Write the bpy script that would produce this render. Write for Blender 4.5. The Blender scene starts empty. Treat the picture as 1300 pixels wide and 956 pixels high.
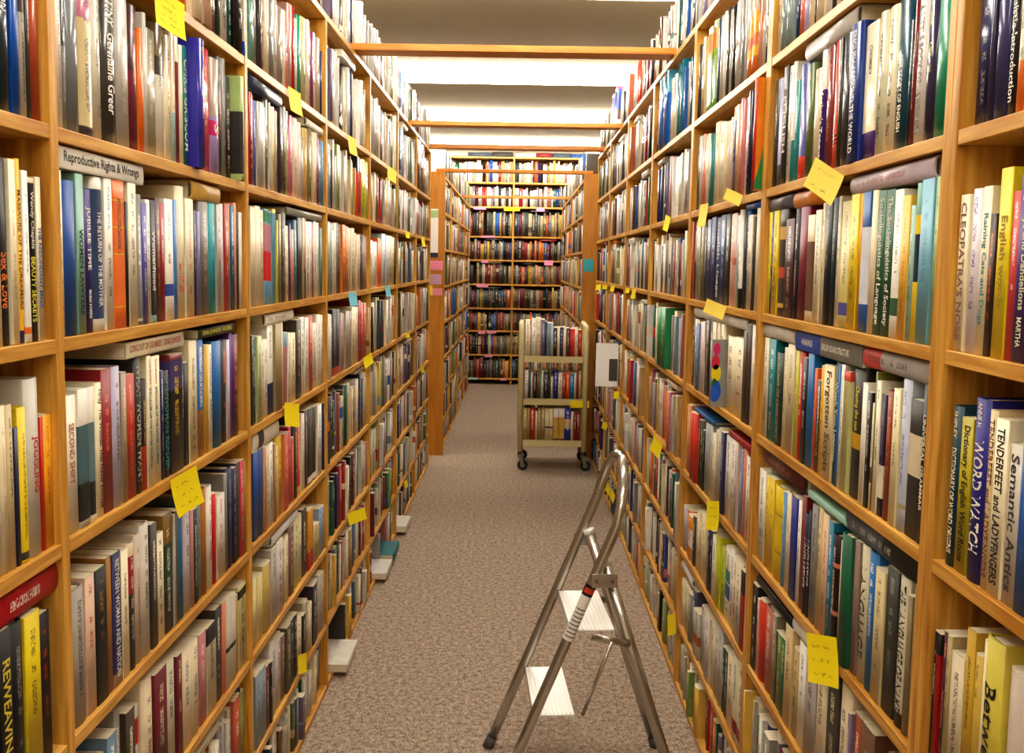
# A narrow aisle between packed second-hand bookshelves: all geometry is built here.
import bpy, bmesh, math, random, re
from mathutils import Vector, Matrix
LIGHT=23.5
LIGHTY=[-.9,.8,2.5,4.2,6.17,7.92,9.6]
VIEW,LOOK,EXPO='Standard','Medium High Contrast',0.0
DEBUG=False
# ---------------------------------------------------------------- book data
# every row: side, bay, board, then one book per line, left to right as seen from the aisle.
# "F x y s" states the magnified view the numbers were read in; "S x" the start of the row.
# book: right edge, top, colour, +band, "title", ~ink, p protrusion, @left edge, c cover colour
ROWS = []
def ROW(side, bay, k, txt): ROWS.append((side, bay, k, txt))
ROW('L',0,0,'''F 0 0 5.975
S -10
105 -400 #1d3038 "BRANDON" ~W
165 -400 #0a50a8 ~-
220 -400 N +k.62-.85 ~k
245 -400 k ~C
325 -400 #a8482a ~-''')
ROW('L',0,1,'''F 0 190 3.675
S -12
12 150 C
65 35 K "Sex & Love" ~#d8702a
97 45 I ~a
122 42 #e6b01e "MASSACRE OF THE DREAMERS" ~#5a3c10 +B0-.07
150 97 W ~v +O.05-.09
183 132 K "BEAUTY SECRETS" ~#d8d030 +C.97-1
208 128 C "THE REDUNDANT MALE" ~#2a6ab0''')
ROW('L',0,2,'''F 0 470 3.3
S -25
20 60 W ~K
48 150 C ~a
78 145 #c8b48a ~k
95 240 #1c2148 ~-
130 155 #e0c41c ~#5a5010 +k.02-.07
188 35 #c9c4b8 "JOGGLING" ~#c83020
200 195 #c8301e ~-
240 185 #e8a81c ~#c83a1c''')
ROW('L',0,3,'''F 0 730 6.83
S -60
35 570 #b88a28 ~k
140 470 K "REWEAVING" ~#d8c848
250 405 #1c1a1a ~n
382 330 #d8c010 ~#4a4010
472 325 #1a1010 ~#a83412''')
ROW('L',1,-1,'''F 180 0 3.987
S 150
240 -300 O ~k
285 -300 C p.01
330 -300 #c8a890 p.01
380 -300 #6a2a2c ~C
400 -300 e ~W
440 -300 N ~k
460 -300 T ~W
497 -300 K ~W p.008
522 -300 C ~k +b0-.12 p.008''')
ROW('L',1,0,'''F 60 0 4.55
S 63
95 -330 W ~#c03040
132 -330 #4a4c48 +#8a8c84.0-.5
197 -330 #7c8084 ~-
282 -330 #cdbb8c +k0-.06 +#b06a80.7-1 ~k
332 -330 #cfc8b4 ~n
415 -330 #46423e "DESTINY  Germaine Greer" ~W
488 -330 #b4aea4 ~W
537 -330 #7a2a38 +#4a2a30.55-1 ~S
567 165 O ~-
588 75 #c8c2b8 ~-
F 180 0 3.987
80 150 #aaa288 ~W
127 125 W +k.62-.76 +#7a6a4a.76-1 ~n
155 180 I ~#9a2a3a
180 160 C +#a8c0bc.0-.38 ~a
200 185 #8a3a48 +W.8-1 ~-
217 230 I ~-
242 235 #0f7a78 "CHRIS GRISCOM" ~W
308 200 #3c38a0 ~#d0a040 p.02 q.03
345 245 #c83a44
388 300 #a48cc0 +#c82a72.33-.46 +#b09a88.5-1 "S" ~W p.004
412 290 #4c4c4a ~S
430 292 #8c8a86 ~k
462 390 #2a2624 ~W
524 388 #e4e0d4 +#a8bc78.0-.06 +#3a3632.06-.66 +#a8bc78.66-1 ~- p.018 q.02''')
ROW('L',1,1,'''F 70 180 3.677
S 22
54 132 I ~n
114 182 #1f4f96 ~-
151 150 #7fa897 "WOMEN LAWYERS" ~#15302a
195 222 #33246e "JUBILEE TIME" ~W
246 165 W +#34486e.08-.92 "THE RETURN OF THE MOTHER" ~W
283 145 W ~k
338 150 #e8742a +#e8b030.14-.15 +#e8b030.5-.51 +#e8b030.68-.69 +#e8b030.86-.87 ~k
350 280 K ~-
388 178 #dcd4b8 ~k
412 245 #6e6660 +#cfc4a0.03-.05 ~W
437 285 #54509c ~W
458 270 W ~k
F 185 200 4.157
65 225 K "Womanhood" ~W +#8ac0d0.0-.06
90 215 #5a2a2a ~a
113 240 #9e1f28 ~C
158 220 W ~k +#2a4aa0.2-.3
175 225 #4f86c8 ~-
262 158 #ddd3b4 "LIFE" ~#d0604c
278 280 #352c3c ~S
295 285 #7d78ad ~k
348 190 #77706a ~N
380 205 #2fa0a8 ~#0a6070
403 220 #b0aca4 ~k
420 245 #d9d5d8 ~S
443 245 #a83c30 ~W
455 245 a ~-
475 255 #285a80 ~W
488 240 #e09a78 ~-
500 290 k ~-
520 290 W ~-''')
ROW('L',1,2,'''F 75 430 3.677
S 22
46 200 K ~W
100 265 #e8e0cc "SECOND SHIFT" ~#b06048
150 235 #56625c +#b8b4a8.0-.05 +#2a2c2a.05-.32 +#4f7078.32-.74 +W.74-1 ~-
185 225 #50605a +W0-.05 +#2a2c2a.05-.3 +#68848a.3-.74 +W.74-1 ~-
215 205 I "Hrdy  The Woman That Never Evolved" ~K
262 140 #8e2226 ~S
303 130 #b4aec4 ~k
328 155 #a08c74 ~C
368 165 #b0351c ~S
398 85 #38342e "WHAT WOMEN WANT" ~N
423 190 K +#c0401c.0-.4 ~a
F 180 400 3.986
62 205 I "SPECULUM OF THE OTHER WOMAN" ~#1f6a78
105 205 I "SPECULUM OF THE OTHER WOMAN" ~#1f6a78
118 280 B ~W
148 280 K "THE WOMAN READER" ~#2f8a8a
212 195 #1c1a1c +#4a3f78.7-.95 +#7a2a24.95-1 ~Y
222 220 k ~C
245 240 K ~-
285 130 #d9cca6 ~k
327 122 #2f6ab0 +#a06a3a.0-.4 ~W
342 150 #d0a840 ~-
365 150 I ~K
412 130 #1c66a6 ~-
438 130 k ~O
453 125 #cfc4d8 ~-
464 90 #6a3f98 ~-
497 98 #5e2f50 ~S''')
ROW('L',1,3,'''F 80 640 4.154
S 48
65 460 k ~W
135 440 #a8a096 ~k
185 375 #d9b8a0 ~#b03030
245 335 K ~#8a7030
275 280 #9c6a28 ~-
320 255 #28305e "BETWEEN WOMAN AND NATION" ~W +#a08070.0-.1
357 240 I ~k
395 205 #3c3836 +#a83038.6-.9 +C.9-1 ~W
F 180 570 3.187
8 345 #c9b8a6 ~#a04040
42 300 #cfc8ba ~k
68 300 k ~W
97 340 I ~k
133 260 #1a1a14 +#2e4a34.35-.75 +#8a6a28.75-1 ~W
141 265 N ~-
150 250 #6a5a3a ~-
178 240 #2a6a94 ~k
205 245 #c4bcc4 ~k
215 245 #c08a8a ~-
232 240 #1c2a28 ~C
248 190 #7a9098 ~k
270 160 #a86a20 ~-
290 150 W ~#b03030
308 180 #c81c10 ~-
340 185 #d9d0c4 ~#a06060
350 100 n ~-
374 75 #22264e ~n
388 75 #282c50 ~N
400 55 k ~-
415 45 #c03a4c ~W
432 50 #b08a5a ~-''')
ROW('L',1,4,'''F 180 570 3.187
S 20
60 920 C ~k
108 890 m ~C
150 850 #cfc8b0 ~k
170 830 m ~C
240 790 C ~#2a4a90
268 740 #c08080 ~W
305 710 #d0c8b0 +#28262c.8-1 ~k
330 640 k ~C
345 620 S ~-
383 590 #c8c0b0 +K.4-.45 ~-
395 590 a ~-
430 545 #d8d098 +K.85-.95 ~k''')
ROW('L',2,-1,'''F 300 0 3.677
S 62
85 -100 #6a9a90
105 -200 n
117 -100 k
135 -200 #8a5a58
152 -50 C
178 -50 n
195 -30 N
220 35 #9a8a7a
232 50 W
245 60 S
262 20 #b88a80
275 30 #a82838
288 90 C
305 75 #0f8a6e ~-
325 85 #b8b080
338 95 C
350 130 #7a9a78
360 150 #8a3a6a
378 155 C
398 180 #a89a8a
408 240 B''')
ROW('L',2,0,'''F 300 0 3.677
S 62
75 430 r
92 440 #e06a28 ~-
103 470 #4a6ab0
132 480 N
140 500 W
160 460 #6a6450
165 480 W
178 500 C
190 520 #b0a080
200 510 #8a2a6a
215 490 k
235 500 #5a5840
253 520 #b0aa70
272 540 #d0708a ~W
308 560 #e0c8b8
322 640 N
340 600 #c8a860
360 600 #8a7a50
375 620 C ~R
385 620 m
398 650 #6a5a8a
410 660 #4a8ab0''')
ROW('L',2,1,'''F 305 230 5.03
S 66
98 165 C ~-
130 160 #e4dac0 ~-
165 185 C ~n
212 180 #7ab0d0 +#d01c1c.25-.56 +#c88a96.56-.85 +#4a9a78.87-.98 ~-
235 178 #7ab0d0 +#c8d060.95-1 ~-
245 250 #c8cc50
262 210 #8a7a60
275 200 k ~C
297 205 #7a7460
318 285 I
328 270 #4a3a6a
345 310 S
363 250 #4a7a90 ~W
393 235 k ~-
405 235 #c8b090
422 240 #a06a30 +K0-.38 ~-
445 260 W
465 260 W ~B
478 270 #a06060
512 255 W
525 300 #6a8a8a''')
ROW('L',2,2,'''F 305 380 5.03
S 76
88 230 e
108 250 #2a5040 ~W
135 235 #b8c090
155 260 C
185 255 W
222 165 #1a2a6a +W.35-1 ~k
262 150 #9a8a60 ~-
290 140 C ~-
312 210 #d09090 +#8ab0c8.8-1
325 215 W
357 215 I
385 130 #4a4436 ~C
437 110 W ~K
460 105 #c85040
490 150 W ~m
525 95 W''')
ROW('L',2,3,'''F 305 500 4.345
S 80
132 300 #24488a ~-
145 290 #c0906a
162 290 C
185 270 W
195 275 #b08050
212 290 C
240 190 #e0c030 ~k
262 215 #d07050
275 210 #c84030
290 180 #c82050
305 240 #d06030
322 110 k ~C
345 120 #c83a20 +Y0-.1
362 110 W
378 90 k
425 70 #3a2e24 +W0.02-.1 ~-
447 60 W ~b
460 60 C
468 50 B''')
ROW('L',2,4,'''F 310 640 4.158
S 56
110 380 #d8c890 ~-
145 310 #c0a860 ~-
175 230 #b8b0a8 ~k
205 190 #d0c8c0 ~k
222 235 K
242 165 C
272 110 #7a5a58
315 60 #d0c8a0
338 20 k
368 20 #c88a20 +#c03a18.0-.3
395 100 #b8a878
430 10 #8aa0b8''')
ROW('L',2,5,'''F 310 640 4.158
S 60
115 870 #8a98a0
135 850 m
150 830 K
205 700 #c8c0b8 ~k
222 690 #8a6a58
245 640 #5a5440
285 590 #2a2620
310 600 C
325 580 K
345 510 #a8a088
360 520 C
380 420 #3a3440
395 400 n
420 360 #b8b0a0''')
ROW('R',0,0,'''F 1200 0 4.78
S 165
245 -300 #141f58 ~N
268 -300 #3a3550 ~-
345 -300 #3c3c66 ~-
408 -300 #2c2826 "A Linguistic Introduction" ~W
462 -300 #d0c8a0 +O0-.33 ~k
520 -300 W ~k''')
ROW('R',0,1,'''F 1190 200 3.3
S 62
100 155 I "CLEOPATRA'S NOSE" ~#8a6050
148 130 #ddd4da ~#5a3a80
185 120 I "Raining Cats and Dogs" ~#4a8a9a
212 235 #3a2018 ~O
217 115 #e0c81c ~-
268 42 #e0c81c "English words" ~#a08818
303 140 #c83a40 ~W
366 65 #4a2a78 "Dog Days and Dandelions" ~#d4d4a8''')
ROW('R',0,2,'''F 1180 490 3.083
S 52
88 78 #123c4a "DICTIONARY OF WORD ORIGINS" ~I
133 125 #b0a010 "Dictionary of English Word Roots" ~K
190 50 #2a2480 "WORD WATCH" ~W
220 95 #d8c49a "TENDERFEET and LADYFINGERS" ~#7a4a2a
270 130 I "TENDERFEET and LADYFINGERS" ~K
320 230 #c8c0b0 "Semantic Antics" ~k
366 155 #1f5aa8 ~#2f7ac0''')
ROW('R',0,3,'''F 1160 740 7.357
S 105
145 450 K ~C
182 470 #a81414 +K.85-1 ~-
235 455 #4a2430 ~S
272 490 #a89468 ~k
390 670 #cfc0a0 ~k
470 440 #c09a28 ~k
530 670 #c8a848 ~k
585 540 I ~-
745 530 #c8b848 "Between" ~K p.004
900 830 #c8b8a8 ~-''')
ROW('R',1,-1,'''F 970 0 3.823
S 50
72 -300 #d8d0b4
95 -300 C
147 -100 #8a9a98 p.008 ~-
165 -100 B
185 -100 #d07050
205 -100 V
235 -100 C ~k
250 -100 K
290 -100 C
320 -100 W
345 -100 k
365 -100 W
390 -100 m
420 -100 W
450 -100 #b8a888
480 -100 n''')
ROW('R',1,0,'''F 970 0 3.823
S 28
50 390 k ~N
75 380 #b0b4d0 +#4a5458.0-.2 ~-
97 320 #2a2426 "ENGLISH" ~W
118 320 W ~#2a8a8a
132 300 W +#2a8a90.0-.35
150 390 #2a9090
187 250 #5a60a0 +#e0402a.0-.2 ~-
220 310 #5a6a38 ~a
252 335 C ~a
275 245 W +#4a2a70.0-.68 "Your Mother's Tongue" ~W
312 200 #8a3a38 ~S
340 195 #c84a28 +K.2-.21 +K.23-.24 +K.26-.27 ~-
352 170 k
395 155 #33363a ~-
414 150 #8c8e90
F 1080 0 3.983
48 70 #12347e "ENGLISH AROUND THE WORLD" ~W p.008 @-12
108 115 I "CHOMSKY" ~k +#4a2a78.0-.2
150 60 #d0ccb0 ~k
200 30 I ~k
268 -20 #0f4a5e "THE STORY OF ENGLISH" ~I
285 100 #1c3030
300 -10 #7a2a2a ~W
352 -20 #d8d0c8 "A LITTLE BOOK OF LANGUAGE" ~n
402 -20 #38304e ~#d0c060
475 -40 #0a8a62 ~-''')
ROW('R',1,1,'''F 960 190 3.985
S 24
55 285 #e8d414 ~k
68 310 #2a3a9a
93 300 #e8c818
132 270 #3a2e28 +#d8b060.08-.12 +#c85030.36-.46 +#d8b060.72-.84 ~-
175 350 #4a1f30 ~C
195 300 #2e2a30
240 290 #7a1a30 ~-
275 330 C +w.1-.75 ~-
305 305 I ~k
322 270 C
355 250 #22282a ~n
385 245 #16303a ~n
400 235 C
450 260 #c8b868 +#4a4a90.1-.2 ~k
F 1070 190 3.677
48 200 #e8c808 ~k
62 205 #d89a10 ~r
98 170 #285a98 +#d8dce4.2-.75 ~-
128 190 #e8d4b0 ~-
165 190 #24603e "Sociolinguistics of Language" ~W
205 185 #1e5838 "The Sociolinguistics of Society" ~W
245 185 W +#1e5838.15-.27 ~k
283 215 #e8b84a ~#c86a1c
305 260 #9abcae ~#2a6a4a
332 155 #7fae9c +Y0-.38 +#163048.38-.68 +Y.68-.8 ~-
388 135 #7ab0c4 ~#4a8aa0
411 125 #a8bc88 ~#4a7a3a''')
ROW('R',1,2,'''F 955 400 3.985
S 42
65 115 #d8ccb0
98 120 #0f7a80 ~W
135 190 #1c3426 "A PRIMER OF LINGUISTICS" ~#a8a070
158 165 C ~#8a8a20
195 130 #c8b890 ~k
212 180 #c8c040 ~#3a7a3a
237 185 #b82020 +K.2-.21 +K.225-.235 +K.25-.26 ~W
258 215 K ~W
288 195 #0f6aa8 ~k
302 270 #e0602a ~k
325 330 K ~W
340 255 #e8b018
390 255 #dccca0 "Forgotten Scripts" ~#6a5030
412 215 #2a3a30 "Watch Your Language" ~W
420 250 #1f74b8 ~-
438 250 W ~#8a8a3a
470 285 #c8c88a +#c84a3a.92-1 ~a
F 1060 430 3.543
100 100 #2e2a24 "Chasing the sun" ~#e0d030 +#c89a20.38-.5
122 200 W ~-
140 240 K ~W
150 290 C +w.25-.4
158 150 #7a7830 ~-
178 190 #e4dcc4 ~k
198 250 #241c30 +I.15-.42 ~#8a70a8
235 235 #8a3a22 ~#c07a50
265 225 #e0d4a8 ~k
302 175 #b4b8c4 +#b0a070.15-.18 ~#4a4a8a
358 275 #3a3430 +C.45-.75 ~-
379 205 K "UNIVERSAL GRAMMAR" ~W''')
ROW('R',1,3,'''F 950 560 3.823
S 35
65 140 W ~k
108 170 #d8b830 ~#7a6a20
148 220 #e0c010 +#5a4a10.3-.31 +#5a4a10.7-.71 ~-
160 245 #6a9ac0
190 250 C ~a
218 270 #1f2a80 ~-
234 290 W
255 260 #7a2420 ~-
270 350 #1c2038 "LINGUISTICS" ~W
284 340 #1c2038 "LINGUISTICS" ~W
312 310 n ~k
335 320 #c8b080 ~k
362 355 #d8b898 ~#b05030
385 390 #1a7a98 ~W
412 455 #2a1a18 +#c87a60.3-.34 +#c87a60.72-.76 ~C
445 490 #d8c4b4 ~-
F 1050 620 3.823
105 225 #0e5a3c ~- p.008
130 255 #8a7468 ~-
165 275 #c8c0a0 "LANGUAGE" ~k
205 310 #1a6aa8 ~W
250 395 #c8b88a ~k
305 390 #33332a ~n
350 430 #b8b098 "THE LANGUAGE OF NAMES" ~#3a3224 +#28241c.0-.1
370 520 #8a7a58 ~-
430 450 #a88a50 ~#5a4a2a''')
ROW('R',1,4,'''F 930 710 5.976
S 108
130 150 C
166 190 #241e1a ~W
180 300 #d8a090
218 310 #c8341c ~-
275 370 #b06a58
300 420 #8a8068
312 540 K
345 570 #6a7a30
375 600 G
425 510 #c8b080 ~k
470 680 #b8a070
520 640 W ~K
600 770 #a8a098 ~k
680 700 C
760 690 k
830 700 C''')
ROW('R',2,-1,'''F 860 0 3.986
S 92
108 230 k
120 230 N
132 190 #c8b890
147 190 C
192 120 #9ab088 +#6aa040.0-.1 +#6aa040.6-.68 +#d8842a.68-.92 ~-
205 95 #3a4a60
217 80 N
230 60 W
245 40 k
260 50 N
275 30 K
290 0 #3a6a58
310 0 N
330 -20 n
345 -20 N
360 -20 #d8a0a0
405 -20 #e8a818 +#d06a20.0-.22 +#e06a28.35-.5 +#b8a890.78-1 ~K p.006
420 -40 #c89070
440 -40 #c8bca8
462 -60 #2a2830 ~W''')
ROW('R',2,0,'''F 860 0 3.986
S 86
100 690 k
115 690 N
128 680 S
138 690 S
155 680 C
172 680 #2a7a7a
195 620 C
215 620 #d8d4bc
232 620 C
262 600 #d0b8a0
285 540 #1a2a8a +S.85-1
305 530 #c89a70
320 500 #c8787a
345 490 W ~m
362 460 #2a2440 ~W
376 470 #4a3a5a
393 350 #c82a1c ~- p.026 y=2.0108,2.028 c#d88018''')
ROW('R',2,1,'''F 860 220 4.343
S 60
80 250 #b0502a
97 250 #2a2c50 ~W
118 260 #a09a80
138 270 #7a7050
152 300 #3a3a4a
198 232 #2c3a68 ~C
245 205 #26416e "English Usage" ~W
268 225 #38342e ~C
290 225 #e8c0a0
312 220 #e0b0a0 +#d06a50.45-.52
330 230 #a8c0c0
345 200 W +K.0-.2
360 200 K ~-
378 165 #0f4a90
400 230 C ~k
410 240 k
435 190 #d8d0b4 ~-
464 185 #dcd6bc ~k''')
ROW('R',2,2,'''F 860 380 4.343
S 65
80 100 #3a3048
98 110 C
115 130 #5a7aa8
140 120 #d8c8c0 ~r
160 110 #3a2e30
182 110 #4a3a3a ~C
200 100 C
215 100 #d8d0b8
236 100 I
252 220 #9a9a94 p.03 q.014 ~-
350 205 I ~k
388 100 #4a3a2e ~-
424 95 W ~n''')
ROW('R',2,3,'''F 850 500 4.342
S 75
90 60 W
105 60 #d0802a
120 100 #a8b830
150 100 #c83020 ~- p.008
175 140 #3a3020
185 200 K
210 165 #9aa09a
222 170 N
240 220 C
258 200 #c0b8a0
275 190 #b8b0a0
290 210 #2a2a5a
318 235 W ~k
350 250 W ~m
365 270 #c8b8a8
380 310 #8a8ab0
398 300 #d08060
425 350 W''')
ROW('R',2,4,'''F 840 640 4.158
S 88
122 10 #b8b0b0 ~-
135 30 #e0702a
155 60 #d8901c +W.3-.7
170 60 k
185 40 C
200 40 #d0c490
215 45 C
232 60 #d0c490
258 130 #1c1c2a
278 170 W
300 165 #c8cc20 ~-
320 230 #b0c040
345 230 W +#2a4a9a.3-.5 +#2a8a8a.52-.7
365 230 W ~k
385 280 C
410 310 #d0c8b0
430 350 #b01c14 +K.7-1 ~-
442 360 #c06030''')
ROW('R',2,5,'''F 840 640 4.158
S 92
108 480 C
132 430 #c8bc90
148 470 #8a8878
165 450 #4a4a60
190 560 #b8b0a0 +#b05a20.3-.5
205 540 n
222 560 #b8b0a4
245 590 #c8c0b4 ~k
262 610 C
285 640 #c0b8a8 ~k
300 660 N
330 760 #2a4038
360 790 C
430 820 #c8bc98 +#8a2028.1-.25''')
ROW('R',3,2,'''F 740 230 3.823
S 368
410 610 #1c7a4a "FEST" ~#e0d020 p.012''')
ROW('R',3,-1,'''F 740 0 3.823
S 378
420 365 #1560b0 +#58a8c4.7-1 ~- p.012
448 370 #d8ccb0
475 300 #1f7a98
490 330 #22304a''')
ROW('R',4,-1,'''F 740 0 3.823
S 172
192 585 #b82430 ~- p.02 q.022 c#8a2028''')
ROW('R',5,-2,'''F 740 0 3.823
S 136
178 390 #2a5ac8 +#e8e8ea.0-.25 +#7a5a50.25-.48 +#e060a0.93-1 ~- p.014''')
ROW('R',4,-2,'''F 740 0 3.823
S 258
276 290 #d03a2c ~-''')
ROW('L',6,-1,'''F 300 0 3.823
S 873
905 690 #b8bcc0 +#4a4648.0-.5 ~- p.012''')
ROW('L',3,-2,'''F 300 0 3.823
S 645
652 100 #c04a4a
672 95 #4a90c8 ~-''')
ROW('L',3,0,'''F 300 0 3.823
S 585
607 765 #d03a2a +K.75-1 ~-
635 780 #c0c040''')
ROW('L',3,1,'''F 300 240 3.823
S 438
465 160 #9aa898
478 200 W
492 165 #d8d0c4
512 165 #6a5a4a
540 175 #d0782a
555 190 C
570 190 #d8ccb0
600 215 C
620 220 #5a4a4a
638 225 #b08a80''')
ROW('L',4,1,'''F 300 240 3.823
S 648
690 250 W
707 240 #f06a1c ~-
740 220 #c8d0d4
770 230 #d8c090
785 240 #2a4a3a
802 250 #26382e
825 260 W
845 255 #3a3a3a''')
ROW('L',3,2,'''F 300 240 3.823
S 440
462 605 W
474 620 #3a4a8a
512 580 #22201e +#c84a2a.0-.12 ~n
530 600 #b89a98
560 590 #a89a88
590 570 C
605 540 #a83028
630 550 #c05038''')
# lying on top of a row: side, bay, board, frame, x0, x1, y at the left end bottom/top, colour, extras
LIES = [
 ('L',1,1,(70,180,3.677),20,415,'W','"Reproductive Rights & Wrongs" ~#2a2a2a',.030,.155,None),
 ('L',1,1,(185,200,4.157),250,396,'#c8a050','~-',.036,.2,None),
 ('L',1,2,(0,400,3.824),615,895,'#ddd2b4','"GOING OUT OF OUR MINDS   SONIA JOHNSON" ~#b0604a',.026,.16,None),
 ('L',1,2,(0,400,3.824),968,1140,'#3a3628','"SONIA JOHNSON  WILDFIRE" ~#d8d060',.018,.15,None),
 ('L',0,3,(0,730,6.83),-60,600,'#b01822','~W',.042,.2,None),
 ('L',2,0,(300,0,3.677),62,215,'#2a3450','~n',.034,.16,None),
 ('L',2,0,(300,0,3.677),330,408,'W','~-',.022,.15,None),
 ('L',2,2,(305,380,5.03),165,342,'#e6e0d0','~n',.03,.16,None),
 ('L',2,3,(305,500,4.345),72,216,'#e2dac8','+k.6-.8 ~-',.045,.17,None),
 ('L',2,4,(310,640,4.158),150,285,'#e2e0e0','~-',.024,.16,None),
 ('L',2,1,(305,230,5.03),300,525,'#8a887c','~-',.02,.16,None),
 ('R',1,0,(970,0,3.823),195,440,'#b8b2a8','~-',.036,.17,None),
 ('R',1,1,(1070,190,3.677),28,416,'#c4b4bc','~#a06a70',.030,.16,None),
 ('R',1,1,(1070,190,3.677),120,360,'#1f2e28','~-',.022,.15,1),
 ('R',1,1,(950,190,3.54),58,195,'#5c5c60','~-',.03,.16,None),
 ('R',1,1,(950,190,3.54),198,330,'#c87828','~-',.032,.17,None),
 ('R',1,2,(950,400,3.54),40,200,'#c8c2b4','~-',.03,.16,None),
 ('R',1,2,(950,400,3.54),208,505,'#7a766c','+#1c4aa8.58-1 "HARRIS     ENGLISH SOUND STRUCTURE" ~W',.036,.17,None),
 ('R',1,2,(950,400,3.54),508,806,'#a8a29c','+#d04a48.7-1 ~k',.032,.16,None),
 ('R',1,3,(950,560,3.823),72,262,'#5a2a24','~#a8705a',.036,.17,None),
 ('R',1,3,(950,560,3.823),285,470,'#a8d4c0','~-',.014,.19,None),
 ('R',1,3,(1050,620,3.823),85,432,'#4a525c','+#2a2624.0-.45 ~N',.036,.17,None),
 ('R',1,4,(930,710,5.976),180,440,'#2c2a2a','~-',.02,.2,None),
 ('R',1,4,(930,710,5.976),450,600,'#e2ddd2','~-',.032,.17,None),
 ('R',2,1,(860,220,4.343),375,465,'#134a96','~-',.014,.16,None),
 ('R',2,2,(860,380,4.343),88,380,'#cfc8b8','~-',.03,.16,None),
 ('R',2,3,(850,500,4.342),135,240,'#2f6aa8','~-',.012,.17,None),
 ('R',2,3,(850,500,4.342),325,440,'#a83038','~-',.016,.17,None),
 ('R',2,5,(840,640,4.158),85,160,'#e0ddd8','~-',.022,.16,None),
]
# ---------------------------------------------------------------- camera model (used to turn measured sizes into metres)
EYE=1.40
F_,PITCH,YAW,ROLL=1108.8,.0878,-.006,-.0167
def _basis():
    cy,sy=math.cos(YAW),math.sin(YAW); cp,sp=math.cos(PITCH),math.sin(PITCH)
    fw=Vector((sy*cp,cy*cp,-sp)); rt=Vector((cy,-sy,0)); dn=fw.cross(rt)
    c,s=math.cos(ROLL),math.sin(ROLL)
    return fw, rt*c+dn*s, dn*c-rt*s
FW,RT,DN=_basis()
def proj(p):
    q=Vector((p[0],p[1],p[2]-EYE)); d=q.dot(FW)
    return 650+F_*q.dot(RT)/d, 434+F_*q.dot(DN)/d
def on_plane(px,py,ax,v):                # where a line of sight meets the plane axis=v
    d=FW+RT*((px-650)/F_)+DN*((py-434)/F_)
    o=Vector((0,0,EYE)); t=(v-o[ax])/d[ax]
    return o+d*t
def depth_at(px,X,z):                    # Y of the point (X,?,z) in column px
    g=RT*F_-FW*(px-650)
    return -(g.x*X+g.z*(z-EYE))/g.y
def height_at(py,X,Y):
    g=DN*F_-FW*(py-434)
    return EYE-(g.x*X+g.y*Y)/g.z

AL,BR=.603,.548                          # front planes of the two long runs of shelving
ZL={-2:.760,-1:.443,0:.170,1:-.107,2:-.382,3:-.662,4:-.920,5:-1.172,6:-1.380}
ZR={-2:.765,-1:.462,0:.178,1:-.099,2:-.374,3:-.656,4:-.918,5:-1.172,6:-1.380}
ZL={k:v+EYE for k,v in ZL.items()}; ZR={k:v+EYE for k,v in ZR.items()}
BT=.019                                  # board thickness
def bay_range(side,i):
    if side=='L': return (1.154+.806*(i-1), 1.154+.806*i-BT)
    return (1.157+.85*(i-1), 1.12+.85*i)

# ---------------------------------------------------------------- colours
PAL={'W':'e4dfd2','C':'decfae','I':'ece0bf','Y':'efcd1c','y':'e6d878','O':'e6762a','R':'c62a22','r':'98282a','m':'6e1f2a','p':'dc9494',
'v':'553f84','V':'aea4c8','b':'2a5ca4','B':'1f2a5e','s':'7ab6d6','t':'107a80','T':'17545c','G':'1c6446','g':'96a45a','e':'22382c',
'K':'1e1b1a','k':'423c38','n':'827e78','N':'b8b4aa','w':'6a4830','a':'bc9a68','l':'bcc43a','d':'3e5078','M':'c82670','S':'de8468'}
def lin(h):
    h=h.lstrip('#'); out=[]
    for i in (0,2,4):
        c=int(h[i:i+2],16)/255; out.append(c/12.92 if c<=.04045 else ((c+.055)/1.055)**2.4)
    return tuple(out)
def colr(tok):
    return tok if tok.startswith('#') else '#'+PAL[tok]
NAMES=[('white','f0ece4'),('off-white','dcd8c8'),('cream','ded0ae'),('ivory','ece0bf'),('bright yellow','ecca1c'),('mustard yellow','b8a018'),('pale yellow','dcd080'),('orange','e4742a'),
('golden brown','a87020'),('red','c42a22'),('dark red','90282a'),('maroon','642028'),('pink','d89494'),('magenta','c02870'),('purple','54408a'),('lavender','aaa0c8'),('blue','2458a4'),('bright blue','1f6cb4'),
('navy','1c2658'),('sky blue','7ab4d2'),('pale blue','a8bcc8'),('teal','107a80'),('dark teal','144a56'),('green','1c6446'),('olive green','7a7a30'),('sage green','94a880'),('dark green','22382c'),
('black','1c1a1a'),('charcoal','44403c'),('grey','827e78'),('light grey','b4b0a8'),('brown','6a4830'),('tan','bc9a68'),('beige','c8b898'),('salmon','d87c60'),('rust red','a84828'),('plum','5a3050'),('slate grey','545a60'),('lime green','b0b838'),('dusty rose','a87070'),('taupe','94846c')]
def cname(h):
    h=h.lstrip('#'); a=[int(h[i:i+2],16) for i in (0,2,4)]; best=None
    for n,g in NAMES:
        b=[int(g[i:i+2],16) for i in (0,2,4)]
        rm=(a[0]+b[0])/2
        d=(2+rm/256)*(a[0]-b[0])**2+4*(a[1]-b[1])**2+(2+(255-rm)/256)*(a[2]-b[2])**2
        if best is None or d<best[0]: best=(d,n)
    return best[1]

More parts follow.
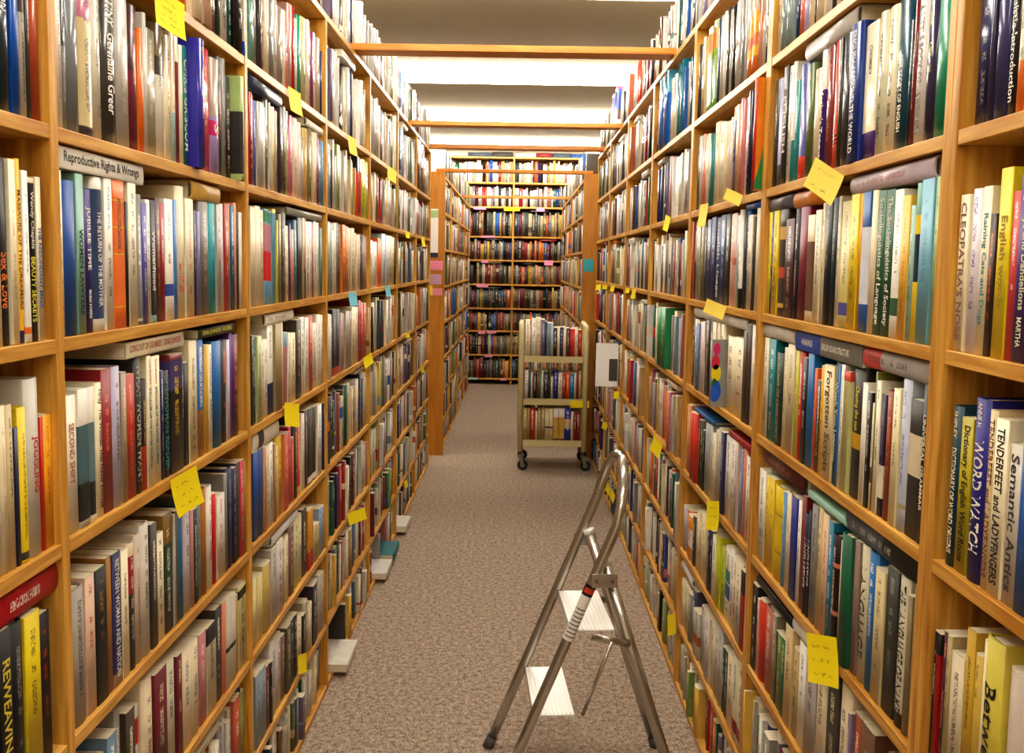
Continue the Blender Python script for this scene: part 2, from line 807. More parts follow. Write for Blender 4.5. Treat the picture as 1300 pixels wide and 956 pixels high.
# ---------------------------------------------------------------- scene helpers
SC=bpy.context.scene; COL=SC.collection
def tag(o,label=None,cat=None,group=None,kind=None):
    for k,v in (('label',label),('category',cat),('group',group),('kind',kind)):
        if v: o[k]=v
    return o
def empty(name,M=None):
    o=bpy.data.objects.new(name,None); o.empty_display_size=.05; COL.objects.link(o)
    if M is not None: o.matrix_world=M
    return o
def meshobj(name,verts,faces,mat,parent=None,smooth=False):
    me=bpy.data.meshes.new(name); me.from_pydata([tuple(v) for v in verts],[],faces); me.update()
    if mat: me.materials.append(mat)
    if smooth: me.polygons.foreach_set('use_smooth',[True]*len(me.polygons))
    o=bpy.data.objects.new(name,me); COL.objects.link(o)
    if parent: o.parent=parent
    return o
class MB:
    def __init__(s): s.v=[]; s.f=[]
    def quadbox(s,P):                    # eight corners: bottom ring then top ring
        b=len(s.v); s.v+= [Vector(p) for p in P]
        for q in ((3,2,1,0),(4,5,6,7),(0,1,5,4),(1,2,6,5),(2,3,7,6),(3,0,4,7)): s.f.append([b+i for i in q])
        return s
    def box(s,x0,x1,y0,y1,z0,z1):
        return s.quadbox([(x0,y0,z0),(x1,y0,z0),(x1,y1,z0),(x0,y1,z0),(x0,y0,z1),(x1,y0,z1),(x1,y1,z1),(x0,y1,z1)])
    def tube(s,path,r,n=10,flat=None):   # round (or flattened) tube along a path
        path=[Vector(p) for p in path]; rings=[]
        up0=Vector((0,1,0))
        for i,p in enumerate(path):
            t=(path[min(i+1,len(path)-1)]-path[max(i-1,0)]).normalized()
            u=up0-t*up0.dot(t)
            if u.length<.15: u=Vector((1,0,0))-t*t.x
            u.normalize(); w=t.cross(u)
            ring=[]
            for k in range(n):
                a=2*math.pi*k/n
                ru=r if flat is None else flat[0]; rw=r if flat is None else flat[1]
                ring.append(len(s.v)); s.v.append(p+u*(ru*math.cos(a))+w*(rw*math.sin(a)))
            rings.append(ring)
        for a,b in zip(rings,rings[1:]):
            for k in range(n): s.f.append([a[k],a[(k+1)%n],b[(k+1)%n],b[k]])
        s.f.append(rings[0][::-1]); s.f.append(rings[-1])
        return s
    def disc(s,c,ax,r,th,n=20):          # short cylinder about the axis ax
        ax=Vector(ax).normalized(); u=ax.orthogonal().normalized(); w=ax.cross(u); c=Vector(c); R=[]
        for e in (-.5,.5):
            R.append([len(s.v)+k for k in range(n)])
            for k in range(n):
                a=2*math.pi*k/n; s.v.append(c+ax*(th*e)+u*(r*math.cos(a))+w*(r*math.sin(a)))
        for k in range(n): s.f.append([R[0][k],R[0][(k+1)%n],R[1][(k+1)%n],R[1][k]])
        s.f.append(R[0][::-1]); s.f.append(R[1]); return s
    def build(s,name,mat,parent=None,smooth=False,bevel=0):
        o=meshobj(name,s.v,s.f,mat,parent,smooth)
        bm=bmesh.new(); bm.from_mesh(o.data); bmesh.ops.recalc_face_normals(bm,faces=bm.faces); bm.to_mesh(o.data); bm.free()
        if bevel:
            m=o.modifiers.new('bevel','BEVEL'); m.width=bevel; m.segments=2; m.limit_method='ANGLE'
        if smooth:
            pass
        return o

# ---------------------------------------------------------------- materials
def newmat(name):
    m=bpy.data.materials.new(name); m.use_nodes=True; nt=m.node_tree
    return m,nt,nt.nodes['Principled BSDF']
def N(nt,t,**kw):
    n=nt.nodes.new(t)
    for k,v in kw.items(): setattr(n,k,v)
    return n
def plain(name,h,rough=.5,metal=0,spec=.5,noise=0,scale=40,emit=0):
    m,nt,b=newmat(name); c=lin(h)
    b.inputs['Base Color'].default_value=(*c,1); b.inputs['Roughness'].default_value=rough; b.inputs['Metallic'].default_value=metal
    b.inputs['Specular IOR Level'].default_value=spec
    if noise:
        tc=N(nt,'ShaderNodeTexCoord'); nz=N(nt,'ShaderNodeTexNoise'); nz.inputs['Scale'].default_value=scale; nz.inputs['Detail'].default_value=4
        rp=N(nt,'ShaderNodeValToRGB'); nt.links.new(tc.outputs['Object'],nz.inputs['Vector']); nt.links.new(nz.outputs['Fac'],rp.inputs['Fac'])
        rp.color_ramp.elements[0].position=.3; rp.color_ramp.elements[1].position=.7
        rp.color_ramp.elements[0].color=(*[x*(1-noise) for x in c],1); rp.color_ramp.elements[1].color=(*[min(1,x*(1+noise)) for x in c],1)
        nt.links.new(rp.outputs['Color'],b.inputs['Base Color'])
    if emit:
        b.inputs['Emission Color'].default_value=(*c,1); b.inputs['Emission Strength'].default_value=emit
    return m
def wood(name,light,dark,scl,rough=.38):
    m,nt,b=newmat(name); tc=N(nt,'ShaderNodeTexCoord'); mp=N(nt,'ShaderNodeMapping'); mp.inputs['Scale'].default_value=scl
    nt.links.new(tc.outputs['Object'],mp.inputs['Vector'])
    nz=N(nt,'ShaderNodeTexNoise'); nz.inputs['Scale'].default_value=1; nz.inputs['Detail'].default_value=5; nz.inputs['Distortion'].default_value=1.1
    nt.links.new(mp.outputs['Vector'],nz.inputs['Vector'])
    wv=N(nt,'ShaderNodeTexNoise'); wv.inputs['Scale'].default_value=3.3; wv.inputs['Detail'].default_value=3
    nt.links.new(mp.outputs['Vector'],wv.inputs['Vector'])
    mx=N(nt,'ShaderNodeMath',operation='MULTIPLY_ADD'); mx.inputs[1].default_value=.55; nt.links.new(nz.outputs['Fac'],mx.inputs[0])
    m2=N(nt,'ShaderNodeMath',operation='MULTIPLY'); m2.inputs[1].default_value=.45; nt.links.new(wv.outputs['Fac'],m2.inputs[0]); nt.links.new(m2.outputs[0],mx.inputs[2])
    rp=N(nt,'ShaderNodeValToRGB'); e=rp.color_ramp.elements; e[0].position=.38; e[1].position=.6
    e[0].color=(*lin(dark),1); e[1].color=(*lin(light),1)
    nt.links.new(mx.outputs[0],rp.inputs['Fac']); nt.links.new(rp.outputs['Color'],b.inputs['Base Color'])
    b.inputs['Roughness'].default_value=rough; b.inputs['Specular IOR Level'].default_value=.35
    return m
M={}
M['board']=wood('pine_board','#dfae5a','#b37a2a',(30,2.2,30))       # grain along Y
M['upright']=wood('pine_upright','#dba850','#aa7226',(30,30,2.0))   # grain along Z
M['beam']=wood('pine_beam','#d8923e','#b06a26',(2.0,30,30))
M['panel']=wood('panel_veneer','#c68a38','#b0762a',(14,14,1.2))
M['back']=plain('dark_backing','#6a4a26',.7)
def book_material():
    m,nt,b=newmat('book_cover'); L=nt.links.new
    def attr(n):
        a=N(nt,'ShaderNodeAttribute'); a.attribute_name=n; return a
    col,ink,par=attr('col'),attr('ink'),attr('par')
    uv=N(nt,'ShaderNodeUVMap'); sp=N(nt,'ShaderNodeSeparateXYZ'); L(uv.outputs['UV'],sp.inputs[0])
    pr=N(nt,'ShaderNodeSeparateColor'); L(par.outputs['Color'],pr.inputs[0])
    def mt(op,a,bv=None,cv=None):
        n=N(nt,'ShaderNodeMath',operation=op)
        for i,x in enumerate((a,bv,cv)):
            if x is None: continue
            if isinstance(x,(int,float)): n.inputs[i].default_value=x
            else: L(x,n.inputs[i])
        return n.outputs[0]
    u,v,seed=sp.outputs['X'],sp.outputs['Y'],pr.outputs['Blue']
    uu=mt('ADD',u,mt('MULTIPLY',seed,37.0))
    cb=N(nt,'ShaderNodeCombineXYZ'); L(mt('FLOOR',mt('MULTIPLY',uu,760.0)),cb.inputs[0]); L(mt('FLOOR',mt('MULTIPLY',v,13.0)),cb.inputs[1])
    w1=N(nt,'ShaderNodeTexWhiteNoise',noise_dimensions='2D'); L(cb.outputs[0],w1.inputs['Vector'])
    w2=N(nt,'ShaderNodeTexWhiteNoise',noise_dimensions='1D'); L(mt('FLOOR',mt('MULTIPLY',uu,95.0)),w2.inputs['W'])
    k=mt('MULTIPLY',mt('GREATER_THAN',w1.outputs['Value'],.42),mt('GREATER_THAN',w2.outputs['Value'],.22))
    k=mt('MULTIPLY',k,mt('GREATER_THAN',v,.35)); k=mt('MULTIPLY',k,mt('LESS_THAN',v,.65))
    k=mt('MULTIPLY',k,mt('GREATER_THAN',u,pr.outputs['Red'])); k=mt('MULTIPLY',k,mt('LESS_THAN',u,pr.outputs['Green']))
    k=mt('MULTIPLY',k,mt('MULTIPLY',ink.outputs['Alpha'],.75))
    mx=N(nt,'ShaderNodeMix',data_type='RGBA'); L(k,mx.inputs['Factor']); L(col.outputs['Color'],mx.inputs['A']); L(ink.outputs['Color'],mx.inputs['B'])
    tc=N(nt,'ShaderNodeTexCoord'); nz=N(nt,'ShaderNodeTexNoise'); nz.inputs['Scale'].default_value=22; nz.inputs['Detail'].default_value=5; L(tc.outputs['Object'],nz.inputs['Vector'])
    mr=N(nt,'ShaderNodeMapRange'); mr.inputs['From Min'].default_value=.3; mr.inputs['From Max'].default_value=.7; mr.inputs['To Min'].default_value=.84; mr.inputs['To Max'].default_value=1.05; L(nz.outputs['Fac'],mr.inputs['Value'])
    hs=N(nt,'ShaderNodeHueSaturation'); L(mr.outputs['Result'],hs.inputs['Value']); L(mx.outputs['Result'],hs.inputs['Color'])
    L(hs.outputs['Color'],b.inputs['Base Color'])
    L(mt('SUBTRACT',.6,mt('MULTIPLY',col.outputs['Alpha'],.5)),b.inputs['Roughness'])
    b.inputs['Specular IOR Level'].default_value=.5
    return m
M['cover']=book_material()
def page_material():
    m,nt,b=newmat('book_pages'); L=nt.links.new
    tc=N(nt,'ShaderNodeTexCoord'); mp=N(nt,'ShaderNodeMapping'); mp.inputs['Scale'].default_value=(4,900,4); L(tc.outputs['Object'],mp.inputs['Vector'])
    nz=N(nt,'ShaderNodeTexNoise'); nz.inputs['Scale'].default_value=1; L(mp.outputs['Vector'],nz.inputs['Vector'])
    rp=N(nt,'ShaderNodeValToRGB'); rp.color_ramp.elements[0].position=.3; rp.color_ramp.elements[1].position=.7
    rp.color_ramp.elements[0].color=(*lin('#c9bc98'),1); rp.color_ramp.elements[1].color=(*lin('#ece4cc'),1)
    L(nz.outputs['Fac'],rp.inputs['Fac']); L(rp.outputs['Color'],b.inputs['Base Color']); b.inputs['Roughness'].default_value=.85
    return m
M['page']=page_material()
INKM={}
def inkmat(h):
    if h not in INKM: INKM[h]=plain('lettering_'+cname(h).replace(' ','_').replace('-','_'),h,.5)
    return INKM[h]

# ---------------------------------------------------------------- books
class Acc:
    def __init__(s): s.v=[];s.f=[];s.col=[];s.ink=[];s.par=[];s.uv=[];s.mi=[];s.sm=[]
    def face(s,idx,col,ink,par,uvs,mi=0,sm=False):
        s.sm.append(sm); s.f.append(idx); s.col.append(col); s.ink.append(ink); s.par.append(par); s.uv.extend(uvs); s.mi.append(mi)
    def build(s,name,mats,parent=None):
        me=bpy.data.meshes.new(name); me.from_pydata(s.v,[],s.f)
        for m in mats: me.materials.append(m)
        me.polygons.foreach_set('material_index',s.mi); me.polygons.foreach_set('use_smooth',s.sm)
        for n,d in (('col',s.col),('ink',s.ink),('par',s.par)):
            a=me.attributes.new(n,'FLOAT_COLOR','FACE'); a.data.foreach_set('color',[x for c in d for x in c])
        uv=me.uv_layers.new(name='UVMap'); uv.data.foreach_set('uv',[x for p in s.uv for x in p])
        me.update(); o=bpy.data.objects.new(name,me); COL.objects.link(o)
        if parent: o.parent=parent
        return o
def profile(b,n):
    w,d,e=b['w'],b['d'],b['e']; hw=w/2; P=[(-d,-hw),(-e,-hw)]
    for i in range(n):
        t=math.radians(-72+144*i/(n-1)); P.append((-e+e*math.cos(t),hw*math.sin(t)/math.sin(math.radians(78))))
    P+=[(-e,hw),(-d,hw)]; return P
def spine_x(b,y):
    s=max(-1,min(1,y/(b['w']/2)*math.sin(math.radians(78)))); return -b['e']+b['e']*math.sqrt(max(0,1-s*s))
NOUV=(-1.0,-1.0)
def cover_geo(acc,b,full,T=None):
    """outer wrap of one book in its own frame: x out of the shelf, y across the spine, z up"""
    P=profile(b,7 if full else 5); h=b['h']; n=len(P); base=len(acc.v)
    g=b['gloss']; cuts=sorted({0.0,1.0}|{x for _,a,c in b['bands'] for x in (max(0,a),min(1,c))})
    def bandcol(f):
        c=b['col']
        for cc,a,z in b['bands']:
            if a<=f<=z: c=cc
        return (*lin(c),g)
    ink=(*lin(b['ink'] or '#000000'),1.0 if b['ink'] and not b['title'] else 0.0)
    par=(b['u0']*h,b['u1']*h,b['seed'],1.0)
    tr=(lambda p:p) if T is None else (lambda p:tuple(T@Vector(p)))
    rings=[]
    for c in cuts:
        rings.append([len(acc.v)+i for i in range(n)])
        acc.v+=[tr((x,y,c*h)) for x,y in P]
    for ri in range(len(cuts)-1):
        bc=bandcol((cuts[ri]+cuts[ri+1])/2); A,B=rings[ri],rings[ri+1]; za,zb=cuts[ri]*h,cuts[ri+1]*h
        for i in range(n-1):
            side=(i==0 or i==n-2); cc=bc
            if side and b.get('ccol'): cc=(*lin(b['ccol']),g)
            if side: uv=[NOUV]*4
            else:
                va,vb=P[i][1]/b['w']+.5,P[i+1][1]/b['w']+.5
                uv=[(h-za,va),(h-za,vb),(h-zb,vb),(h-zb,va)]
            acc.face([A[i],A[i+1],B[i+1],B[i]],cc,ink,par,uv,0,1<i<n-3 or (not side and not full))
    top=rings[-1]; bot=rings[0]; no=(0,0,0,0)
    if full:
        t=b['t']; w=b['w']; hw=w/2-t
        I=[(-b['d'],-hw)]+[(min(x-t,-b['e']*.2-t),max(-hw,min(hw,y*(1-2*t/w)))) for x,y in P[1:-1]]+[(-b['d'],hw)]
        ir=[];
        for z in (0,h):
            ir.append([len(acc.v)+i for i in range(n)]); acc.v+=[tr((x,y,z)) for x,y in I]
        ct=bandcol(1); cb=bandcol(0)
        if b.get('ccol'): ct=(*lin(b['ccol']),g)
        for i in range(n-1):
            acc.face([top[i],top[i+1],ir[1][i+1],ir[1][i]],ct,no,par,[NOUV]*4)
            acc.face([bot[i+1],bot[i],ir[0][i],ir[0][i+1]],cb,no,par,[NOUV]*4)
            acc.face([ir[0][i+1],ir[0][i],ir[1][i],ir[1][i+1]],ct,no,par,[NOUV]*4)
        for i,s in ((0,1),(n-1,-1)):
            q=[bot[i],top[i],ir[1][i],ir[0][i]]; acc.face(q if s>0 else q[::-1],ct,no,par,[NOUV]*4)
    else:
        pc=(*lin('#ddd2b4'),0) 
        acc.face(top,pc,no,par,[NOUV]*n,1); acc.face(bot[::-1],bandcol(0),no,par,[NOUV]*n)
        acc.face([top[0],top[-1],bot[-1],bot[0]],pc,no,par,[NOUV]*4,1)
def page_geo(b):
    i=.003 if b['hard'] else .0004; t=b['t']+.0002; hw=b['w']/2-t
    return MB().box(-b['d']+(.003 if b['hard'] else .0005),-b['e']*1.0-t-.0006,-hw,hw,i,b['h']-i)
def frame(side,lying=False):
    n,r=(Vector((1,0,0)),Vector((0,1,0))) if side=='L' else ((Vector((-1,0,0)),Vector((0,-1,0))) if side=='R' else (Vector((0,-1,0)),Vector((1,0,0))))
    up=Vector((0,0,1)); yz=(up,-r) if lying else (r,up)
    return Matrix(((n.x,yz[0].x,yz[1].x,0),(n.y,yz[0].y,yz[1].y,0),(n.z,yz[0].z,yz[1].z,0),(0,0,0,1)))
RND=random.Random(7)
def book(side,P,w,h,d,col,hard=None,gloss=.3,**kw):
    """P = foot of the spine, middle of its thickness"""
    hard=RND.random()<.5 if hard is None else hard
    b=dict(side=side,P=Vector(P),w=w,h=h,d=d,col=col,hard=hard,gloss=gloss,bands=[],ink=None,title=None,lying=False,seed=RND.random(),u0=.1,u1=.7,tilt=0)
    b['e']=min(.26*w,.0075) if hard else min(.1*w,.0016)
    b['t']=min(.0024 if hard else .0008,w*.2)
    b.update(kw); return b
def matrix(b):
    Mx=Matrix.Translation(b['P'])@frame(b['side'],b['lying'])
    if b['tilt']: Mx=Mx@Matrix.Rotation(b['tilt'],4,'X')
    return Mx
FONTC={}
def text_geo(s):
    if s in FONTC: return FONTC[s]
    cu=bpy.data.curves.new('t','FONT'); cu.body=s; cu.size=1; cu.resolution_u=2; cu.offset=.018
    o=bpy.data.objects.new('t',cu); me=o.to_mesh()
    v=[tuple(x.co) for x in me.vertices]; f=[list(p.vertices) for p in me.polygons]
    o.to_mesh_clear(); bpy.data.objects.remove(o); bpy.data.curves.remove(cu)
    x0,x1=min(p[0] for p in v),max(p[0] for p in v); y0,y1=min(p[1] for p in v),max(p[1] for p in v)
    FONTC[s]=(v,f,x0,x1,y0,y1); return FONTC[s]
def spine_text(b,parent,text,lo=.07,hi=.95,fill=.62,name='spine_title'):
    v,f,x0,x1,y0,y1=text_geo(text); L=(hi-lo)*b['h']
    sy=fill*b['w']/(y1-y0); sx=min(L/(x1-x0),sy*1.15)
    if sx<sy*.62: sy=sx/.62
    mid=(lo+hi)/2*b['h']; out=[]
    for x,y,_ in v:
        yy=(y-(y0+y1)/2)*sy; z=mid-(x-(x0+x1)/2)*sx
        out.append((spine_x(b,yy)+.0005,yy,z))
    return meshobj(name,out,f,inkmat(b['ink'] or '#e8e4d8'),parent)

SHELF_ROWS={}                     # (side,bay,k) -> list of books
ALL=[]                            # every measured book
def parse_tokens(tok):
    kw=dict(bands=[],ink='auto',title=None)
    for t in re.findall(r'"[^"]*"|\S+',tok):
        if t[0]=='"': kw['title']=t[1:-1]
        elif t[0]=='+':
            m=re.match(r'\+(#[0-9a-fA-F]{6}|[A-Za-z])\.?(\d*\.?\d*)-(\d*\.?\d*)$',t)
            c=t[1:8] if t[1]=='#' else t[1]; rest=t[8:] if t[1]=='#' else t[2:]
            rest=rest.lstrip() ; a,z=rest.split('-')
            if a.startswith('.0') and a.count('.')>1: a=a[1:]
            a=a if a.count('.')<2 else a[1:]
            kw['bands'].append((colr(c),float(a),float(z)))
        elif t[0]=='~': kw['ink']=None if t=='~-' else colr(t[1:])
        elif t[0]=='p' and t[1] in '.0': kw['p']=float(t[1:])
        elif t[0]=='y' and t[1]=='=': kw['yr']=tuple(float(q) for q in t[2:].split(','))
        elif t[0]=='q': kw['q']=float(t[1:])
        elif t[0]=='@': kw['left']=float(t[1:])
        elif t[0]=='c' and t[1]=='#': kw['ccol']=t[1:]
    return kw
def luma(h):
    c=lin(h); return .21*c[0]+.72*c[1]+.07*c[2]
def auto_ink(col):
    return RND.choice(['#2a2622','#4a3a30','#7a2a2a','#2a3a6a']) if luma(col)>.3 else RND.choice(['#e4dcc8','#d8c890','#c8c8c8','#e8e0d0'])
def gloss_for(k):
    return {-2:.95,-1:.95,0:.8,1:.35,2:.3}.get(k,.2)*RND.uniform(.7,1.05)
GAP=lambda Z,k: (Z[k-1]-BT-Z[k]) if k-1 in Z else .26
def load_row(side,bay,k,txt):
    Z=ZL if side=='L' else ZR; z=Z[k]+.0005; sgn=-1 if side=='L' else 1; pl=AL if side=='L' else BR
    y0b,y1b=bay_range(side,bay); x=None; row=SHELF_ROWS.setdefault((side,bay,k),[])
    gap=GAP(Z,k)
    for ln in txt.strip().split('\n'):
        t=ln.split(None,3)
        if t[0]=='F': fx,fy,fs=float(t[1]),float(t[2]),float(t[3]); continue
        if t[0]=='S': x=fx+float(t[1])/fs; continue
        kw=parse_tokens(t[3] if len(t)>3 else '')
        xr=fx+float(t[0])/fs; yt=fy+float(t[1])/fs; col=colr(t[2])
        xl=fx+kw.pop('left')/fs if 'left' in kw else x
        special=('q' in kw or 'yr' in kw) and bay<3; pr=kw.pop('p',0.0); qt=kw.pop('q',0.0); Xm=sgn*(pl+.008); X=sgn*(pl+((RND.uniform(.0065,.0095) if bay<2 else RND.uniform(.004,.012)) if not pr else .006)-pr)
        Ya,Yb=depth_at(xl,Xm,z),depth_at(xr,Xm,z); Y0,Y1=min(Ya,Yb)+.0003,max(Ya,Yb)-.0003
        x=xr
        if side=='L':
            prev=max([q['Y1'] for q in row],default=y0b-2)
            if qt: Y0=prev+.0004; Y1=Y0+qt
            Y0=max(Y0,prev+.0004,(y0b if bay else -9)+.0008); Y1=min(Y1,y1b-.0008)
        else:
            prev=min([q['Y0'] for q in row],default=y1b+9)
            if qt: Y1=prev-.0004; Y0=Y1-qt
            Y1=min(Y1,prev-.0004,y1b-.0008); Y0=max(Y0,(y0b if bay else -9)+.0008)
        if 'yr' in kw: Y0,Y1=kw.pop('yr')
        if Y1-Y0<.0035 and DEBUG: print('SKIP',side,bay,k,ln,round(Y0,3),round(Y1,3))
        if Y1-Y0<.0035: continue
        w=Y1-Y0; Yc=(Y0+Y1)/2
        h=height_at(yt,X,Yc)-z; 
        if h<.1 or h>gap-.012: h=min(max(h,.15),gap-.014)-(RND.uniform(0,.02) if yt<0 else 0)
        kw.setdefault('ink','auto')
        if kw['ink']=='auto': kw['ink']=auto_ink(col)
        m=1 if w<.062 else 2
        for j in range(m):
            ww=w/m-.0003*(m-1); yc=Y0+w*(j+.5)/m
            hard=k<=0 and RND.random()<.8 or RND.random()<.45
            b=book(side,(X,yc,z),ww,h-(j*.004),min(.2,max(.12,h*.68)),col,hard,gloss_for(k),u0=RND.uniform(.05,.15),u1=RND.uniform(.5,.92),**kw)
            if m==2 and j!=(0 if side=='L' else 1): b['title']=None
            b.update(Y0=yc-ww/2,Y1=yc+ww/2,bay=bay,k=k)
            pa=proj((X,b['Y0'],z)); pb=proj((X,b['Y1'],z)); pt=proj((X,yc,z+b['h']))
            xa,xb=sorted((pa[0],pb[0])); ya,yb=pt[1],pa[1]
            b['area']=max(0,min(1300,xb)-max(0,xa))*max(0,min(880,yb)-max(0,ya))*(9 if special else 3 if b['title'] else 1)*(1 if bay<3 else 0)
            row.append(b); ALL.append(b)
for r in ROWS: load_row(*r)

# random neighbours for everything the photo shows only as a mass of spines
COLS_L=['#ece6da','#e6dabc','#f0e6c8','#e4dfd2','#decfae','#e8e2d4','#e4dfd2','#decfae','#ece0bf','#d8d0c0','#c8c0b0','#b8b4aa','#e0d8c8','#cbbf9f','#8a8478','#423c38','#1e1b1a','#5a4a3a','#98282a','#6e1f2a','#c62a22','#b05a3a','#bc9a68','#6a4830','#2a5ca4','#1f2a5e','#7a98b0','#1c6446','#5a6a4a','#96a45a','#d8b050','#e6762a','#c07a7a','#7a6a80','#4a5a68','#e4dfd2','#decfae','#d0c8b4']
COLS_TOP=COLS_L+['#f0ece4']*8+['#d8d4cc']*5+['#b8b4b0']*4
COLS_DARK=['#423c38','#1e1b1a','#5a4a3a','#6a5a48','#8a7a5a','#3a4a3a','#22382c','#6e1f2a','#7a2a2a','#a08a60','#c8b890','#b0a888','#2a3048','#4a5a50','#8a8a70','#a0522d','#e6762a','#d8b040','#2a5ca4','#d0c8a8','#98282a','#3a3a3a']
STUFF=[]
def fill(side,X,Y0,Y1,z,gap,pal,rnd,gloss,lo=.62,hi=.9,into=STUFF,axis='Y',lies=.35):
    y=Y0; tops=[]
    while y<Y1-.006:
        w=min(rnd.choice([.011,.014,.017,.02,.023,.026,.03,.036,.044])*rnd.uniform(.85,1.15),Y1-y)
        if w<.006: break
        if rnd.random()<.012: y+=w; continue
        h=min(gap-.01,max(.12,gap*rnd.triangular(lo,hi,.5*(lo+hi)))); col=rnd.choice(pal); s=rnd.uniform(.82,1.05)
        P=(X,y+w/2,z+.0005) if side!='F' else (y+w/2,X,z+.0005)
        off=rnd.uniform(.003,.018) if rnd.random()<.85 else rnd.uniform(-.012,.03)
        P=(P[0]+(-off if side=='L' else off if side=='R' else 0),P[1]+(off if side=='F' else 0),P[2])
        c='#%02x%02x%02x'%tuple(max(0,min(255,int(int(col[i:i+2],16)*s))) for i in (1,3,5))
        bd=[]
        if rnd.random()<.22:
            a=rnd.uniform(.1,.7); bd=[(rnd.choice(pal),a,a+rnd.uniform(.04,.25))]
        b=book(side,P,w-.0006,h,min(.18,h*.68),c,rnd.random()<.5,gloss*rnd.uniform(.6,1.1),bands=bd,ink=auto_ink(c) if rnd.random()<.8 else None,u0=rnd.uniform(.05,.2),u1=rnd.uniform(.45,.92))
        b['Y0'],b['Y1']=y,y+w; into.append(b); tops.append((y,y+w,z+h)); y+=w
    if lies and gap>.2:                 # books laid flat along the tops
        y=Y0+rnd.uniform(0,.3)
        while y<Y1-.2:
            L=rnd.uniform(.15,.24)
            if rnd.random()<lies and y+L<Y1:
                zt=max([t for a,c,t in tops if c>y-.001 and a<y+L+.001],default=z)+.0006
                th=rnd.uniform(.012,.03)
                if zt+th<z+gap-.004:
                    c=rnd.choice(pal); ll=(y+L/2)
                    fr=1 if side=='L' else -1
                    foot=ll+L/2 if side in 'LF' else ll-L/2
                    P=(X+(-.004 if side=='L' else .004),foot,zt+th/2) if side!='F' else (foot,X+.004,zt+th/2)
                    b=book(side,P,th,L,min(.15,L*.68),c,None,gloss,ink=auto_ink(c),lying=True); into.append(b)
            y+=L+rnd.uniform(.0,.3)
LOWB=[]
for px,py,col,th,L in ((513,652,'#dcd8cc',.03,.2),(502,674,'#2a7078',.036,.21),(493,706,'#d8d4cc',.026,.19),(446,828,'#e0dacb',.026,.2)):
    LOWB.append((on_plane(px,py,0,-.56).y-L/2,L,th,col))
_t=-9
for i in (3,2,1,0):
    y,L,th,c=LOWB[i]
    for ye in [1.154+.806*j for j in range(8)]:
        if y-.004<ye and y+L+.004>ye-BT: y=ye+.006
    y=max(y,_t+.006); LOWB[i]=(y,L,th,c); _t=y+L
for side,nb in (('L',7),('R',7)):
    Z=ZL if side=='L' else ZR; sgn=-1 if side=='L' else 1; pl=AL if side=='L' else BR
    for bay in range(nb):
        y0,y1=bay_range(side,bay)
        if bay==0: y0=.62
        if side=='R' and bay==6: pass
        for k in range(-2,7):
            rnd=random.Random(hash((side=='L',bay,k))&0xffff); row=SHELF_ROWS.get((side,bay,k))
            pal=COLS_TOP if k<=0 else COLS_L; gap=.26 if k==-2 else GAP(Z,k); X=sgn*(pl+.004)
            g=gloss_for(k); spans=[(y0+.002,y1-.002)]
            if k==-2: spans=[(y0+.002,y1+BT-.002)]
            if k==-2: y1f=y1+BT
            else: y1f=y1
            if row:
                lo,hi=min(b['Y0'] for b in row),max(b['Y1'] for b in row)
                spans=[s for s in ((y0+.002,lo-.002),(hi+.002,y1f-.002)) if s[1]-s[0]>(.075 if bay<3 else .02)]
            if side=='L' and k==6:
                for yy,L,_,_ in LOWB:
                    spans=[q for a,c in spans for q in (((a,min(c,yy-.003)),(max(a,yy+L+.003),c)) if a<yy+L and c>yy else ((a,c),)) if q[1]-q[0]>.01]
            for a,c in spans: fill(side,X,a,c,Z[k],gap,pal,rnd,g,lo=.66,hi=.92,lies=.0 if (row or k==-2) else .4)
# lying books seen clearly
LYING=[]
for side,bay,k,fr,x0,x1,col,extra,th,dp,stack in LIES:
    Z=ZL if side=='L' else ZR; sgn=-1 if side=='L' else 1; pl=AL if side=='L' else BR
    X=sgn*(pl+.006); fx,fy,fs=fr; zz=Z[k]+.2
    Ya,Yb=sorted((depth_at(fx+x0/fs,X,zz),depth_at(fx+x1/fs,X,zz)))
    b0,b1=bay_range(side,bay)
    if bay: Ya,Yb=max(Ya,b0+.002),min(Yb,b1-.002)
    else: Ya,Yb=max(Ya,.8),min(Yb,b1-.002)
    lim=Z[k-1]-BT-.002
    zt=Z[k]
    if stack: zt=max([b['top'] for b in LYING if b['side']==side and b['bay']==bay and b['k']==k and b['Y1']>Ya and b['Y0']<Yb],default=zt)
    if not stack or zt==Z[k]:
        for b in SHELF_ROWS.get((side,bay,k),[]):
            if b['Y1']>Ya-.001 and b['Y0']<Yb+.001:
                m=lim-th-.001-b['P'].z
                if b['h']>m: b['h']=m
                zt=max(zt,b['P'].z+b['h'])
    zt+=.0006; th=min(th,lim-zt)
    if th<.008: continue
    kw=parse_tokens(extra)
    if kw['ink']=='auto': kw['ink']=None
    L=Yb-Ya
    foot=Yb if side=='L' else Ya
    b=book(side,(X,foot,zt+th/2),th,L,dp,colr(col),not kw['title'],.6 if k<2 else .35,lying=True,**kw)
    b.update(bay=bay,k=k,Y0=Ya,Y1=Yb,top=zt+th)
    pa=proj((X,Ya,zt)); pb=proj((X,Yb,zt+th)); b['area']=abs(pb[0]-pa[0])*12+400
    LYING.append(b)
